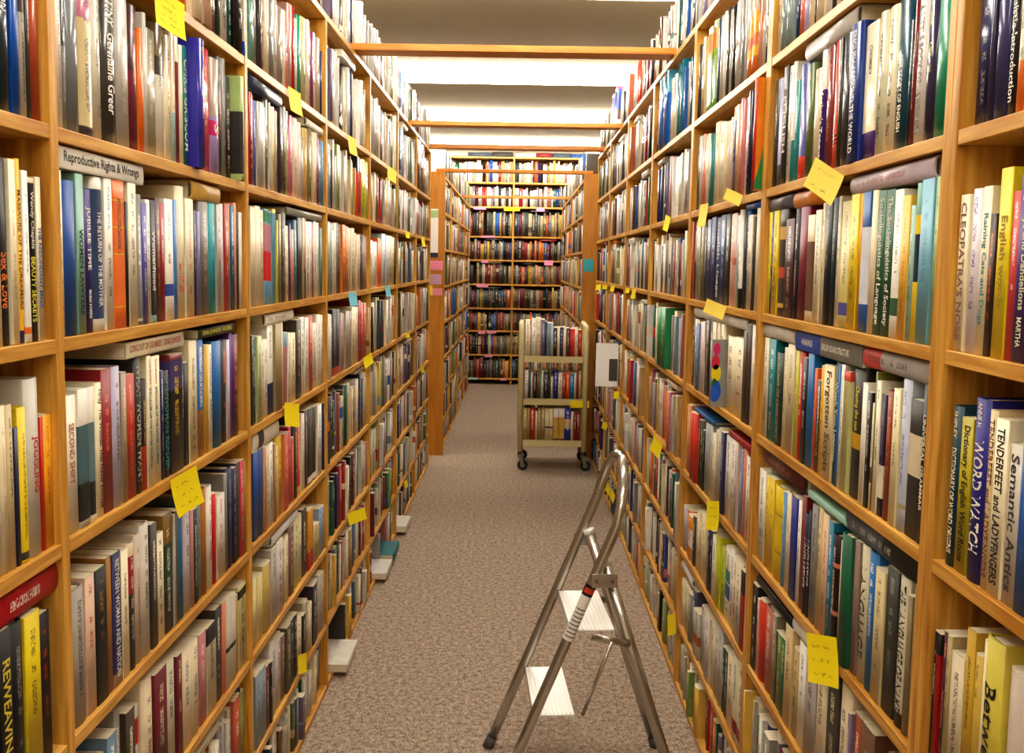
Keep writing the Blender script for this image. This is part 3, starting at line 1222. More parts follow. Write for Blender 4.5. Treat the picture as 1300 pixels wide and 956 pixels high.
# ---------------------------------------------------------------- cart books (standing on the three trolley shelves)
CY=5.86                                   # front of the trolley
CX0,CX1=.018,.478
CZ=[EYE-1.185,EYE-.900,EYE-.610]
CART=[]
def cart_row(k,txt,hm):
    x=CX0+.036; seq=[]
    for t in txt.split():
        c,w,h=t.split(','); seq.append((c,float(w)/1000,float(h)))
    tot=sum(s[1] for s in seq); room=CX1-.036-x; f=room/tot*.985
    for c,w,h in seq:
        w*=f; col=colr(c)
        b=book('F',(x+w/2,CY+.012+RND.uniform(0,.008),CZ[k]+.0006),w-.0006,h*hm,.16,col,RND.random()<.6,.55,ink=auto_ink(col) if w>.02 else None,u0=.1,u1=.7)
        b.update(row=k,idx=len([q for q in CART if q['row']==k])); CART.append(b); x+=w
cart_row(2,'#efe6d2,34,.97 #c8a878,10,.8 #f0eadc,34,1.02 #e8dcc0,30,1.05 #d87070,8,1.0 #5a6a90,22,1.0 #2a2a34,12,.95 #8a9aa8,30,.92 #b0bcc4,18,.9 #2c2c2c,26,.78 #e4d8b8,20,.8 #3a3060,24,.8 #e8dcbc,20,.8 #6a4048,28,.78 #c82a22,16,.76 #d43a2a,16,.76 #e4d4b8,24,.78 #b02a1c,26,.74',.245)
cart_row(1,'#e8e0dc,26,.92 #3c3a38,14,.9 #d0d0cc,14,.85 #3a3836,26,.82 #8a3a3a,14,.8 #2a8a4a,12,.82 #d4d0c8,18,.9 #343434,30,.88 #3a3a44,16,.7 #d8cca8,16,.72 #1f2f86,32,.94 #e4dccc,26,.84 #b03a30,22,.82 #e05a24,28,.88 #1878a8,26,.82 #e0d8cc,14,.84 #8a3024,16,.84 #c8a060,14,.9',.21)
cart_row(0,'#c8b070,20,.92 #b09a58,18,.92 #b8382c,34,.95 #ddd0b0,14,.85 #a8935a,24,.92 #a08a50,24,.95 #cbbd90,28,.92 #cbbd90,24,.92 #c8a250,38,.93 #c8a250,34,.93 #24329a,40,.95 #d8cdb4,18,.85 #8a241e,20,.85 #96281e,20,.85',.235)
for b in CART:
    if b['row']==0 and b['idx'] in (8,9): b['bands']=[('#d8d0c8',.72,1),('#6a4a20',0,.05)]; b['ink']=None
    if b['row']==0 and b['idx'] in (6,7): b['bands']=[('#4a2a60',.38,.43)]; b['ink']=None
    if b['row']==0 and b['idx']==10: b['bands']=[('#d0b090',.36,.66)]; b['ink']='#e4dccc'
    if b['row']==0 and b['idx']==2: b['ink']='#e8d8b0'

# ---------------------------------------------------------------- which books are individuals
LIM=296-len(CART)-len(LYING)
ALL.sort(key=lambda b:-b['area'])
IND=ALL[:LIM]; STUFF+=ALL[LIM:]
for b in IND: b['ind']=True
ORD=['zeroth','first','second','third','fourth','fifth','sixth','seventh','eighth','ninth','tenth','eleventh','twelfth','thirteenth','fourteenth','fifteenth','sixteenth','seventeenth','eighteenth','nineteenth','twentieth','twenty-first','twenty-second','twenty-third','twenty-fourth','twenty-fifth','twenty-sixth','twenty-seventh','twenty-eighth','twenty-ninth','thirtieth','thirty-first','thirty-second']
BAYN={0:'nearest {} bay',1:'second {} bay',2:'third {} bay'}
def bayname(b): return BAYN[b['bay']].format('left' if b['side']=='L' else 'right')
def shelfno(b):
    first={('L',0):0,('L',1):-1,('L',2):-1,('R',0):0,('R',1):-1,('R',2):-1}[(b['side'],b['bay'])]
    return ORD[b['k']-first+1]
SAFE={'BRANDON':None,'DESTINY  Germaine Greer':'Destiny','CHRIS GRISCOM':None,'LIFE':'Life','S':'S','Hrdy  The Woman That Never Evolved':'The Woman That Never Evolved','CHOMSKY':None,"CLEOPATRA'S NOSE":None,
 'GOING OUT OF OUR MINDS   SONIA JOHNSON':'Going Out of Our Minds','SONIA JOHNSON  WILDFIRE':'Wildfire','HARRIS     ENGLISH SOUND STRUCTURE':'English Sound Structure'}
def safe(t):
    if t is None: return None
    if t in SAFE: return SAFE[t]
    return t.title().replace("'S","'s") if t.isupper() else t
def words(s): return len(s.split())
from collections import Counter
tcount=Counter(b['title'] for b in ALL if b['title'])
for key,row in SHELF_ROWS.items():
    row.sort(key=lambda b:b['Yc'] if 'Yc' in b else (b['Y0']+b['Y1'])/2, reverse=key[0]=='R')
    titled=[(i,safe(b['title'])) for i,b in enumerate(row) if b['title'] and safe(b['title']) and tcount[b['title']]==1 and b.get('ind')]
    n=len(row)
    for i,b in enumerate(row):
        if not b.get('ind'): continue
        size='thin ' if b['w']<.013 else 'thick ' if b['w']>.036 else ''
        tail='%s shelf of %s'%(shelfno(b),bayname(b)); c=cname(b['col']); t=safe(b['title'])
        if t and tcount[b['title']]==1: lab='%s%s book titled %s, %s'%(size,c,t,tail)
        else:
            if t: c=c+' '+t
            best=min(titled,key=lambda q:abs(q[0]-i),default=None)
            if best and abs(best[0]-i)<=5:
                dlt=i-best[0]; lab='%s%s book, %s %s of %s, %s'%(size,c,ORD[abs(dlt)],'right' if dlt>0 else 'left',best[1],tail)
                if abs(dlt)==1: lab='%s%s book just %s of %s, %s'%(size,c,'right' if dlt>0 else 'left',best[1],tail)
            else:
                fromleft=(i<n/2 and not (key[0]=='L' and key[1]==0)) or (key[0]=='R' and key[1]==0)
                j=i+1 if fromleft else n-i
                lab='%s%s book, %s from the %s end, %s'%(size,c,ORD[min(j,len(ORD)-1)],'left' if fromleft else 'right',tail)
        if words(lab)>16: lab=lab.replace(' shelf of ',' shelf, ').replace(' book titled',' book').replace(' from the ',' from ')
        b['label']=' '.join(lab.split()[:16])
        b['group']='books on the %s shelf of the %s'%(shelfno(b),bayname(b))
seen=set()
for b in LYING:
    t=safe(b['title']); c=cname(b['col'])
    lab='%s book%s lying flat over the %s shelf, %s'%(c,' '+t if t else '',shelfno(b),bayname(b))
    if lab in seen: lab=lab.replace(' lying flat',' stacked flat' )
    if lab in seen: lab=lab.replace('book','slim book',1)
    seen.add(lab)
    b['label']=' '.join(lab.split()[:16]); b['group']='books laid flat on the rows'
cn=[sum(1 for b in CART if b['row']==k) for k in range(3)]
for b in CART:
    k=b['row']; j=b['idx']; nm=['bottom','middle','top'][k]; L=j<cn[k]/2
    b['label']='%s book, %s from the %s on the %s shelf of the beige cart'%(cname(b['col']),ORD[j+1 if L else cn[k]-j],'left' if L else 'right',nm)
    b['group']='books on the rolling cart'
def make_book(b):
    r=empty('book',matrix(b)); tag(r,b['label'],'book',b['group'])
    a=Acc(); cover_geo(a,b,True); a.build('cover',[M['cover']],r)
    page_geo(b).build('page_block',M['page'],r)
    if b['title']:
        t=b['title']
        if t=='DESTINY  Germaine Greer':
            spine_text(b,r,'DESTINY',.72,1.0,.5); spine_text(b,r,'Germaine Greer',.18,.68,.5)
        elif t=='S': spine_text(b,r,'S',.36,.43,.5)
        elif t=='JUBILEE TIME': spine_text(b,r,t,.44,.88,.55); spine_text(b,r,'MARIA HARRIS',.1,.3,.35)
        elif t=='WORD WATCH': spine_text(b,r,t,.16,.78,.62); spine_text(b,r,'ANNE H.',.84,.98,.3)
        elif t=='DICTIONARY OF WORD ORIGINS': spine_text(b,r,t,.08,.74,.55); spine_text(b,r,'SHIPLEY',.8,.97,.35)
        elif t=='BEAUTY SECRETS':
            spine_text(b,r,t,.12,.52,.6); spine_text(dict(b,ink='#e8e4d8'),r,'Wendy Chapkis',.57,.92,.6)
        elif t=='Sex & Love': spine_text(b,r,t,.2,.5,.55)
        elif t=='THE STORY OF ENGLISH': spine_text(b,r,t,.12,.62,.5)
        elif t=='JOGGLING': spine_text(b,r,t,.36,.68,.45)
        elif t=='WOMEN LAWYERS': spine_text(b,r,t,.12,.66,.5)
        elif t=='SPECULUM OF THE OTHER WOMAN':
            spine_text(b,r,t,.15,.76,.55); spine_text(dict(b,ink='#c0442c'),r,'LUCE IRIGARAY',.78,.97,.4)
        elif t=='SECOND SHIFT': spine_text(b,r,t,.36,.8,.42)
        elif t=='CHOMSKY': spine_text(b,r,t,.62,.84,.45)
        elif t=='Dog Days and Dandelions': spine_text(b,r,t,.28,.97,.5); spine_text(b,r,'MARTHA',.08,.24,.35)
        elif t=='Chasing the sun': spine_text(b,r,t,.52,.86,.6)
        elif t=='THE RETURN OF THE MOTHER': spine_text(b,r,t,.16,.78,.42)
        elif t=='THE REDUNDANT MALE': spine_text(b,r,t,.2,.7,.6)
        elif t=='LIFE': spine_text(b,r,t,.2,.42,.55)
        elif t=='BRANDON': spine_text(b,r,t,.62,.95,.3)
        elif t=='HARRIS     ENGLISH SOUND STRUCTURE': spine_text(b,r,'HARRIS',.68,.9,.34); spine_text(b,r,'ENGLISH SOUND STRUCTURE',.16,.55,.34)
        else: spine_text(b,r,t)
    return r
FLOOR_BOOKS=[]
for (y,L,th,col),lab in zip(LOWB,('white book lying on the lowest shelf, jutting out, farthest along the left','teal book lying on the lowest shelf, jutting out over the carpet, left','white book lying on the lowest left shelf, just nearer than the teal one','white book lying on the lowest left shelf nearest the camera, jutting out')):
    b=book('L',(-.555,y+L,ZL[6]+.0006+th/2),th,L,.15,col,False,.3,lying=True,ink=None)
    b['label']=lab; b['group']='books jutting from the lowest shelf'; FLOOR_BOOKS.append(b)
for b in IND+LYING+CART+FLOOR_BOOKS: b['root']=make_book(b)
# front-cover art that shows where a book stands proud of its row
def cover_discs(b):
    y=-b['w']/2-.0006 if b['side']=='L' else b['w']/2+.0006
    y=b['w']/2+.0006
    for c,(dx,dz,r) in (('#c8246a',(-.012,.86,.017)),('#d01848',(-.010,.66,.02)),('#e4d020',(-.012,.5,.024)),('#2060c8',(-.010,.24,.03)),('#1c6a3a',(-.008,.37,.01))):
        n=24; vs=[(dx-.002+r*math.cos(2*math.pi*i/n)*.55,y+.0002*(1 if c!='#1c6a3a' else 2),dz*b['h']+r*math.sin(2*math.pi*i/n)) for i in range(n)]
        vs=[(min(v[0],-.0015),v[1],v[2]) for v in vs]
        meshobj('printed_disc',vs,[list(range(n))],plain('ink_'+cname(c).replace(' ','_'),c,.4),b['root'])
for b in IND:
    if b['side']=='R' and b['bay']==2 and b['k']==2 and b['col']=='#9a9a94': cover_discs(b)
    if b.get('ccol')=='#d88018':
        y=b['w']/2+.0006; h=b['h']
        meshobj('green_print',[(-.03,y,.002),(-.002,y,.002),(-.004,y,.02),(-.012,y,.05),(-.02,y,.09),(-.026,y,.1),(-.03,y,.1)],[list(range(7))],plain('ink_green','#1c7a3a',.4),b['root'])
# everything else on the shelves
acc=Acc()

# ---------------------------------------------------------------- the two long runs of shelving
def shelf_part(root,x0,x1,y0,y1,z,name='shelf',mat='board'):
    return MB().box(x0,x1,y0,y1,z-BT,z).build(name,M[mat],root,bevel=.0012)
DEP=.235
Z0=0.0
root=empty('bookcase',Matrix.Translation((-AL,0,0)))
tag(root,'long pine bookcase with shared uprights along the left of the aisle','bookcase','bookcases along the aisle')
TOP_L=ZL[-2]; TOP_R=ZR[-2]
for i in range(8):
    ye=1.154+.806*(i-1); 
    MB().box(-DEP,0,ye-BT,ye,0,TOP_L-BT-.0005).build('upright',M['upright'],root,bevel=.001)
for bay in range(7):
    y0,y1=bay_range('L',bay)
    for k in range(-1,7): shelf_part(root,-DEP,-.0008,y0+.0003,y1-.0003,ZL[k])
y0=bay_range('L',0)[0]-BT; y1=bay_range('L',6)[1]+BT
MB().box(-DEP,.0,y0,y1,TOP_L-BT,TOP_L).build('top_board',M['board'],root,bevel=.0012)
MB().box(-DEP-.008,-DEP-.0005,y0,y1,0,TOP_L).build('back_panel',M['back'],root)
for bay in range(7):
    y0,y1=bay_range('R',bay); y0-=BT; y1+=BT
    y0+=.0006; y1-=.0006
    root=empty('bookcase',Matrix.Translation((BR,y0,0)))
    tag(root,'pine bookcase on the right of the aisle, %s from the camera'%(['nearest','second','third','fourth','fifth','sixth','seventh'][bay]),'bookcase','bookcases along the aisle')
    L=y1-y0
    for a in (0,L-BT+.0006): MB().box(0,DEP,a,a+BT-.0006,0,TOP_R-BT-.0005).build('upright',M['upright'],root,bevel=.001)
    for k in range(-1,7): shelf_part(root,.0008,DEP,BT+.0002,L-BT-.0002,ZR[k])
    MB().box(0,DEP,0,L,TOP_R-BT,TOP_R).build('top_board',M['board'],root,bevel=.0012)
    MB().box(DEP+.0005,DEP+.008,0,L,0,TOP_R).build('back_panel',M['back'],root)

# ---------------------------------------------------------------- the second block of shelving and the far wall of books
B2Y0,B2Y1=6.30,9.92
ZB=[EYE+v for v in (.648,.385,.112,-.163,-.437,-.712,-.957,-1.19,-1.385)]
for side,X,sg in (('L',-.553,-1),('R',.478,1)):
    root=empty('bookcase',Matrix.Translation((X,B2Y0,0)))
    tag(root,'orange wood bookcase beyond the %s'%('cross aisle, left, pink notes on its end' if side=='L' else 'rolling cart on the right, teal note on its end'),'bookcase')
    a,b_=(-.28,.022) if side=='L' else (-.022,.28)
    MB().box(a,b_,0,.022,0,ZB[0]+.006).build('end_panel',M['panel'],root,bevel=.0015)
    nb=4; bl=(B2Y1-B2Y0-.022)/nb
    for i in range(1,nb+1):
        MB().box(*( (-.25,0) if side=='L' else (0,.25) ),.022+bl*i-BT,.022+bl*i,0,ZB[0]-BT-.0005).build('upright',M['upright'],root)
    for i in range(nb):
        for z in ZB[1:]: shelf_part(root,*((-.25,-.0008) if side=='L' else (.0008,.25)),.0223+bl*i,.022+bl*(i+1)-BT-.0003,z)
    MB().box(*((-.25,0) if side=='L' else (0,.25)),.0225,.022+bl*nb,ZB[0]-BT,ZB[0]).build('top_board',M['board'],root)
    MB().box(*((-.258,-.2505) if side=='L' else (.2505,.258)),.0225,.022+bl*nb,0,ZB[0]).build('back_panel',M['back'],root)
    for i in range(nb):
        for j in range(9):
            rnd=random.Random(900+i*17+j*5+(side=='L'))
            gap=.25 if j==0 else ZB[j-1]-BT-ZB[j]
            ya=B2Y0+.0235+bl*i; yb=B2Y0+.021+bl*(i+1)-BT
            if j==0: ya+=.002; yb+=BT
            if j==0 and i==0: ya+=.25
            fill(side,X-sg*-.004 if False else X+sg*.004,ya,yb,ZB[j],gap,COLS_TOP if j<2 else COLS_L,rnd,.8 if j<2 else .25,lo=.68,hi=.94,lies=.5 if j else 0)
FY=10.16
ZF=[EYE+v for v in (1.215,.945,.668,.328,.057,-.223,-.502,-.765,-1.045,-1.325)]
root=empty('bookcase',Matrix.Translation((-.06,FY,0)))
tag(root,'tall pine bookcase closing the far end of the aisle, hung with pink and yellow tags','bookcase')
FB=[(-1.62,-.83),(-.81,-.02),(.0,.79),(.81,1.6)]
for x in (-1.64,-.83,-.02,.79,1.6): MB().box(x,x+.02,0,.25,0,ZF[0]-.0005).build('upright',M['upright'],root)
for a,c in FB:
    for z in ZF[1:]: shelf_part(root,a+.0205 if False else a+.0005,c-.0005,.0008,.25,z)
MB().box(-1.64,1.62,0,.25,ZF[0],ZF[0]+BT).build('top_board',M['board'],root)
MB().box(-1.64,1.62,.2505,.258,0,ZF[0]).build('back_panel',M['back'],root)
for i,(a,c) in enumerate(FB):
    for j in range(10):
        rnd=random.Random(4000+i*31+j)
        if j==0:
            x=a
            while x<c-.1:
                L=rnd.uniform(.18,.28); L=min(L,c-x-.005); th=rnd.uniform(.03,.055); col=rnd.choice(COLS_L)
                STUFF.append(book('F',(-.06+x+L,FY+.01,ZF[0]+BT+.0006+th/2),th,L,.16,col,True,.4,lying=True,ink=None)); x+=L+.004
            continue
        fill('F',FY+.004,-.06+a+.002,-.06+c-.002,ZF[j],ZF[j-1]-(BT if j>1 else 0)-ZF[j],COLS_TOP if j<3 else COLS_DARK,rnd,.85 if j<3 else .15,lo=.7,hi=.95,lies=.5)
# all books the photo shows too small or too dense to single out: one object
for b in STUFF:
    cover_geo(acc,b,False,matrix(b))
so=acc.build('shelved_books',[M['cover'],M['page']])
tag(so,'dense rows of smaller shelved books filling the deeper bays and far bookcase','books','books on the shelves','stuff')

# ---------------------------------------------------------------- wooden bars across the aisle
def beam(y,z,xa,xb,dy,dz,lab):
    o=MB().box(-(xb-xa)/2,(xb-xa)/2,-dy/2,dy/2,0,dz).build('tie_beam',M['beam'],None,bevel=.0015)
    o.location=((xa+xb)/2,y,z); tag(o,lab,'beam','wooden beams across the aisle'); return o
zt=max(TOP_L,TOP_R)
BEAMS=[(3.28,.092,.024,'pine board spanning the aisle overhead, nearest and thickest of the beams'),(4.97,.085,.024,'second pine beam across the aisle, in front of the light strips'),(5.93,.085,.028,'third pine beam spanning the aisle just before the cross aisle')]
for y,dy,dz,lab in BEAMS:
    o=beam(y,zt+.001,-AL-.03,BR+.03,dy,dz,lab)
beam(B2Y0+.05,ZB[0]+.0075,-.60,.52,.06,.022,'thin beam joining the tops of the two orange end panels')
beam(8.75,ZB[0]+.0075,-.60,.52,.06,.024,'farthest thin beam crossing in front of the tagged far bookcase')

# ---------------------------------------------------------------- rolling cart
MC=plain('cart_beige_enamel','#cdbf8e',.4,noise=.05,scale=8); MK=plain('black_rubber','#1c1b1a',.6); MS=plain('caster_steel','#8a8880',.35,.8)
cart=empty('book_cart',Matrix.Translation(((CX0+CX1)/2,CY+.2,0)))
tag(cart,'beige metal rolling book cart with three shelves at the end of the aisle','cart')
w=(CX1-CX0)/2; zt_=EYE-.405
for s in (-1,1):
    m=MB(); x0,x1=sorted((s*w,s*(w-.012))); m.box(x0,x1,-.19,.19,EYE-1.255,zt_-.02)
    o=m.build('end_panel',MC,cart)
    xm=s*(w-.012)
    MB().tube([(xm,-.19,EYE-1.26),(xm,-.19,zt_-.035),(xm,-.175,zt_-.008),(xm,-.15,zt_),(xm,.15,zt_),(xm,.175,zt_-.008),(xm,.19,zt_-.035),(xm,.19,EYE-1.26)],.019,12).build('tube_frame',MC,cart,smooth=True)
for z in CZ:
    m=MB().box(-w+.031,w-.031,-.195,.195,z-.004,z); m.box(-w+.031,w-.031,-.2,-.1955,z-.042,z); m.box(-w+.031,w-.031,.1955,.2,z-.042,z)
    m.build('shelf',MC,cart)
MB().box(-w+.031,w-.031,.184,.188,CZ[2]+.002,CZ[2]+.2)
for sx in (-1,1):
    for sy in (-1,1):
        cx,cy=sx*(w-.015),sy*.165; ox=.025*(1 if sx<0 else -1)
        f=MB().tube([(cx,cy,EYE-1.262),(cx,cy,EYE-1.285)],.009,10); f.box(cx-.018,cx+.022,cy-.018,cy+.018,.1,.106)
        for e in (-1,1):
            yy=cy+e*.0165; f.quadbox([(cx+.008,yy-.0015,.03),(cx+.026,yy-.0015,.03),(cx+.026,yy+.0015,.03),(cx+.008,yy+.0015,.03),(cx-.014,yy-.0015,.1),(cx+.02,yy-.0015,.1),(cx+.02,yy+.0015,.1),(cx-.014,yy+.0015,.1)])
        c=f.build('caster',MS,cart)
        MB().disc((cx+.017,cy,.0365),(0,1,0),.036,.024,24).build('wheel',MK,c,bevel=.004)
        MB().disc((cx+.017,cy,.0365),(0,1,0),.016,.028,16).build('wheel_hub',MS,c)

# ---------------------------------------------------------------- folding step ladder
MA=plain('brushed_aluminium','#c4c0b8',.24,.92); MT=plain('step_tread','#f2f0ea',.4,.25); MG=plain('grey_rubber','#55524e',.7)
LYN,LYF=2.15,2.45                          # near and far rails
ym=(LYN+LYF)/2
lad=empty('step_ladder',Matrix.Translation((.17,ym,0))@Matrix.Rotation(.073,4,'Z'))
tag(lad,'folding aluminium two-step ladder with looped handrail beside the right shelves','ladder')
def rail_x(h): return -.0545+.405*h
def rear(h): return .229+.33*(.632-h)
def LP(x,y,z): return (x-.17,y-ym,z)
path=[]
hw=(LYF-LYN)/2
for h in (.012,.2,.4,.55,.66,.75): path.append(LP(rail_x(h),LYN,h))
for i in range(1,16):
    a=math.pi*i/16; path.append(LP(rail_x(.75)+.032*math.sin(a),ym-hw*math.cos(a),.75+.145*math.sin(a)))
for h in (.75,.66,.55,.4,.2,.012): path.append(LP(rail_x(h),LYF,h))
MB().tube(path,.0135,14).build('handrail_frame',MA,lad,smooth=True)
for y in (LYN,LYF):
    MB().tube([LP(rail_x(0),y,0.0003),LP(rail_x(.03),y,.03)],.0165,12).build('rubber_foot',MG,lad,smooth=True)
    yi=y+(.02 if y==LYN else -.02)
    leg=MB().tube([LP(rear(h),yi,h) for h in (.012,.3,.645)],.012,12,flat=(.009,.0145)).build('rear_leg',MA,lad,smooth=True)
    MB().tube([LP(rear(.643),yi,.642),LP(rear(.655),yi,.655)],.012,12,flat=(.0105,.016)).build('leg_cap',MT,leg,smooth=True)
    MB().tube([LP(rear(0),yi,.0003),LP(rear(.03),yi,.03)],.014,12,flat=(.012,.017)).build('rubber_foot',MG,leg,smooth=True)
    e=-1 if y==LYN else 1; yb=y+e*.0145; xa=rail_x(.612)-.008; xb=rear(.612)+.016
    br=MB().box(*sorted((xa-.17,xb-.17)),*sorted((yb-ym,yb-ym+e*.003)),.594,.630).build('hinge_bracket',MA,lad,bevel=.004)
    for xx in (xa+.012,xb-.014): MB().disc(LP(xx,yb+e*.004,.612),(0,1,0),.005,.005,12).build('rivet',MS,br)
for h,dpt in ((.246,.105),(.472,.112)):
    x0=rail_x(h)+.004; m=MB(); m.box(x0-.17,x0-.17+dpt,LYN+.0145-ym,LYF-.0145-ym,h-.004,h)
    m.box(x0-.17,x0-.17+.003,LYN+.0145-ym,LYF-.0145-ym,h-.03,h-.0045); m.box(x0-.17+dpt-.003,x0-.17+dpt,LYN+.0145-ym,LYF-.0145-ym,h-.022,h-.0045)
    st=m.build('step',MT,lad)
    m=MB()
    for i in range(9):
        xx=x0-.17+.008+i*.0108; m.box(xx,xx+.004,LYN+.02-ym,LYF-.02-ym,h+.0002,h+.002)
    m.build('tread_ribs',MT,st)
for y,e in ((LYN,1),(LYF,-1)):
    MB().tube([LP(rail_x(.462)+.06,y+e*.006,.456),LP(rear(.438),y+e*.006,.438)],.01,10,flat=(.004,.010)).build('spreader_bar',MA,lad,smooth=True)
MB().tube([LP(.245,LYN+.004,.444),LP(.178,LYN+.03,.236)],.005,8).build('brace_rod',MA,lad,smooth=True)
# warning label wrapped round the near rail
def rail_patch(h0,h1,name,mat,parent,r=.0142,a0=150,a1=290):
    vs=[];n=10;hs=[h0+(h1-h0)*i/4 for i in range(5)]; t=Vector((.405,0,1)).normalized(); u=Vector((0,1,0)); w=t.cross(u)
    for h in hs:
        c=Vector(LP(rail_x(h),LYN,h))
        for k in range(n+1):
            a=math.radians(a0+(a1-a0)*k/n); vs.append(c+u*(r*math.cos(a))+w*(r*math.sin(a)))
    fs=[[i*(n+1)+k,i*(n+1)+k+1,(i+1)*(n+1)+k+1,(i+1)*(n+1)+k] for i in range(4) for k in range(n)]
    return meshobj(name,vs,fs,mat,parent,True)
wl=rail_patch(.455,.598,'warning_label',plain('label_white','#e8e4dc',.4),lad,a0=90,a1=280)
rail_patch(.570,.598,'black_band',plain('label_black','#1c1a1a',.4),wl,.0144,a0=90,a1=280)
rail_patch(.577,.590,'red_mark',plain('label_red','#c8402c',.4),wl,.0146,a0=120,a1=240)
lp=plain('label_print_grey','#6a665e',.6)
for i in range(8): rail_patch(.464+i*.010,.467+i*.010,'label_print',lp,wl,.01435,a0=120,a1=235)

# ---------------------------------------------------------------- paper notes stuck on the shelf edges
NC={'Y':plain('note_yellow','#f2dc12',.7),'y':plain('note_pale_yellow','#f0d860',.7),'P':plain('note_pink','#ee98b4',.7),'V':plain('note_lilac','#cfa8c4',.7),'C':plain('note_cyan','#7ccbe0',.7),'T':plain('note_teal','#3fb0c0',.7),'G':plain('note_mint','#a8d8c0',.7),'W':plain('paper_white','#e8e8e4',.6)}
PEN=plain('pen_ink','#4a4424',.6)
def scribble(w,h,rnd,lines):
    m=MB()
    for i in range(lines):
        y=-h*(.25+.55*i/max(1,lines-1)) if lines>1 else -h*.5
        x=-w*.33; pts=[]
        xe=w*rnd.uniform(.2,.34)
        while x<xe:
            pts.append((x,y+rnd.uniform(-.5,.5)*h*.09)); x+=w*.028
            if rnd.random()<.12: x+=w*.04; 
        for (x0,y0),(x1,y1) in zip(pts,pts[1:]):
            if x1-x0>w*.05: continue
            t=w*.006; m.v+=[Vector((x0-t,y0,.0)),Vector((x0+t,y0,0)),Vector((x1+t,y1,0)),Vector((x1-t,y1,0))]; b=len(m.v)-4; m.f.append([b,b+1,b+2,b+3])
    return m
def note(side,px,py,wpx,hpx,c,lab,tilt=0,lines=0,real=.076):
    sg=-1 if side=='L' else 1; pl=AL if side=='L' else BR; rnd=random.Random(int(px*13+py))
    X=sg*(pl-.0015); p=on_plane(px,py,0,X); Y=p.y
    k=F_/Y; full=math.hypot(1,pl/Y)
    need=wpx/k; best=None
    for i in range(0,91):
        ph=math.radians(i); pr=real*(math.sin(ph)+math.cos(ph)*pl/Y)
        if best is None or abs(pr-need)<best[0]: best=(abs(pr-need),ph)
        if pr>need: break
    ph=best[1]; w=real
    pr=w*(math.sin(ph)+math.cos(ph)*pl/Y)
    if pr>need*1.15: w*=need/pr
    h=max(.02,hpx/k)
    out=w*math.sin(ph)/2
    p=on_plane(px,py,0,sg*(pl-.0022-out-.001))
    A=Vector((-sg*math.sin(ph),math.cos(ph),0))             # across the note
    if side=='R': A=-A                                      # viewer's left to right
    nrm=A.cross(Vector((0,0,1)))                            # faces the aisle
    Rm=Matrix(((A.x,0,nrm.x,0),(A.y,0,nrm.y,0),(0,1,0,0),(0,0,0,1)))
    Mx=Matrix.Translation(p)@Rm@Matrix.Rotation(math.radians(tilt),4,'Z')
    n=6; vs=[]; fs=[]
    for i in range(n+1):
        for j in range(n+1):
            u=j/n-.5; v=i/n; vs.append((u*w,-v*h,.10*h*v*v+.03*w*(u*u*4-0)*v))
    for i in range(n):
        for j in range(n): a=i*(n+1)+j; fs.append([a,a+n+1,a+n+2,a+1])
    o=meshobj('shelf_note',vs,fs,NC[c],None,True); o.matrix_world=Mx; tag(o,lab,'note','paper notes on the shelves')
    if lines:
        s=scribble(w,h,rnd,lines); s.v=[Vector((q.x,q.y,.10*h*(q.y/h)**2+.03*w*((q.x/w)**2*4)*(-q.y/h)+.0007)) for q in s.v]
        meshobj('handwriting',s.v,s.f,PEN,o)
    return o
note('L',216,-6,36,46,'Y','yellow note hanging at the top of the second left bay',-8,4)
note('L',233,600,34,50,'Y','large yellow handwritten note below the speculum books, second left bay',8,3)
note('L',374,114,15,29,'y','pale yellow note above the navy flat book, third left bay',-4,0)
note('L',447,174,10,22,'y','small pale yellow note on the fourth left bay, upper shelf',-4,0)
note('L',498,214,11,16,'y','small pale yellow note on the fifth left bay, upper shelf',-15,0)
note('L',371,512,19,29,'Y','bright yellow blank note at middle height, third left bay',-12,0)
note('L',447.5,371,10,17,'C','light blue note on the fourth left bay shelf edge',0,2)
note('L',492,363,6,13,'C','tiny light blue note on the fifth left bay shelf edge',0,0)
note('L',466,451,11,14,'Y','small yellow note under the light blue notes on the left',14,0)
note('L',517,294,5,8,'Y','tiny yellow note near the far left end, left one of two',0,0)
note('L',537,301,4,12,'Y','tiny yellow note near the far left end, right one of two',0,0)
note('L',517,423,5,6,'Y','tiny yellow tag at middle height near the far left end',0,0)
note('L',536,464,4,9,'Y','tiny yellow tag below middle height at the left run end',0,0)
note('L',452,648,22,15,'Y','yellow note jutting into the aisle low on the left',8,0)
note('L',384,830,12,24,'Y','narrow yellow note near the floor, third left bay',-20,0)
note('L',515,610,4,10,'Y','tiny yellow tag low near the far left end',0,0)
note('R',1053,211,40,38,'y','large pale yellow note jutting out above the second right bay',-25,2,.1)
note('R',894,259,10,28,'y','tall pale yellow note hanging in the third right bay',0,0)
note('R',933,243,21,14,'y','wide pale yellow note left of the orange book',-18,0)
note('R',910,384,25,17,'y','pale yellow note over the white flat book, third right bay',-14,0)
note('R',848,274,6,19,'Y','small yellow note on the fourth right bay',-10,0)
note('R',805,367,5,12,'Y','tiny yellow tag, right one of the row at mid right',0,0)
note('R',797,366,5,6,'Y','tiny yellow tag beside another at mid right',0,0)
note('R',778,362,5,8,'Y','tiny yellow tag, middle of the row at mid right',0,0)
note('R',768,361,6,6,'Y','tiny yellow tag at mid right, second from far end',0,0)
note('R',760,361,6,7,'Y','tiny yellow tag at mid right, at the far end',0,0)
note('R',836,558,12,21,'Y','yellow note on the fourth right bay below middle',-18,0)
note('R',905,636,16,36,'Y','bright yellow handwritten note low on the third right bay',14,3)
note('R',783,497,7,9,'Y','small yellow note beside the white poster on the right',10,0)
note('R',768,536,6,9,'Y','small yellow note right of the rolling cart',0,0)
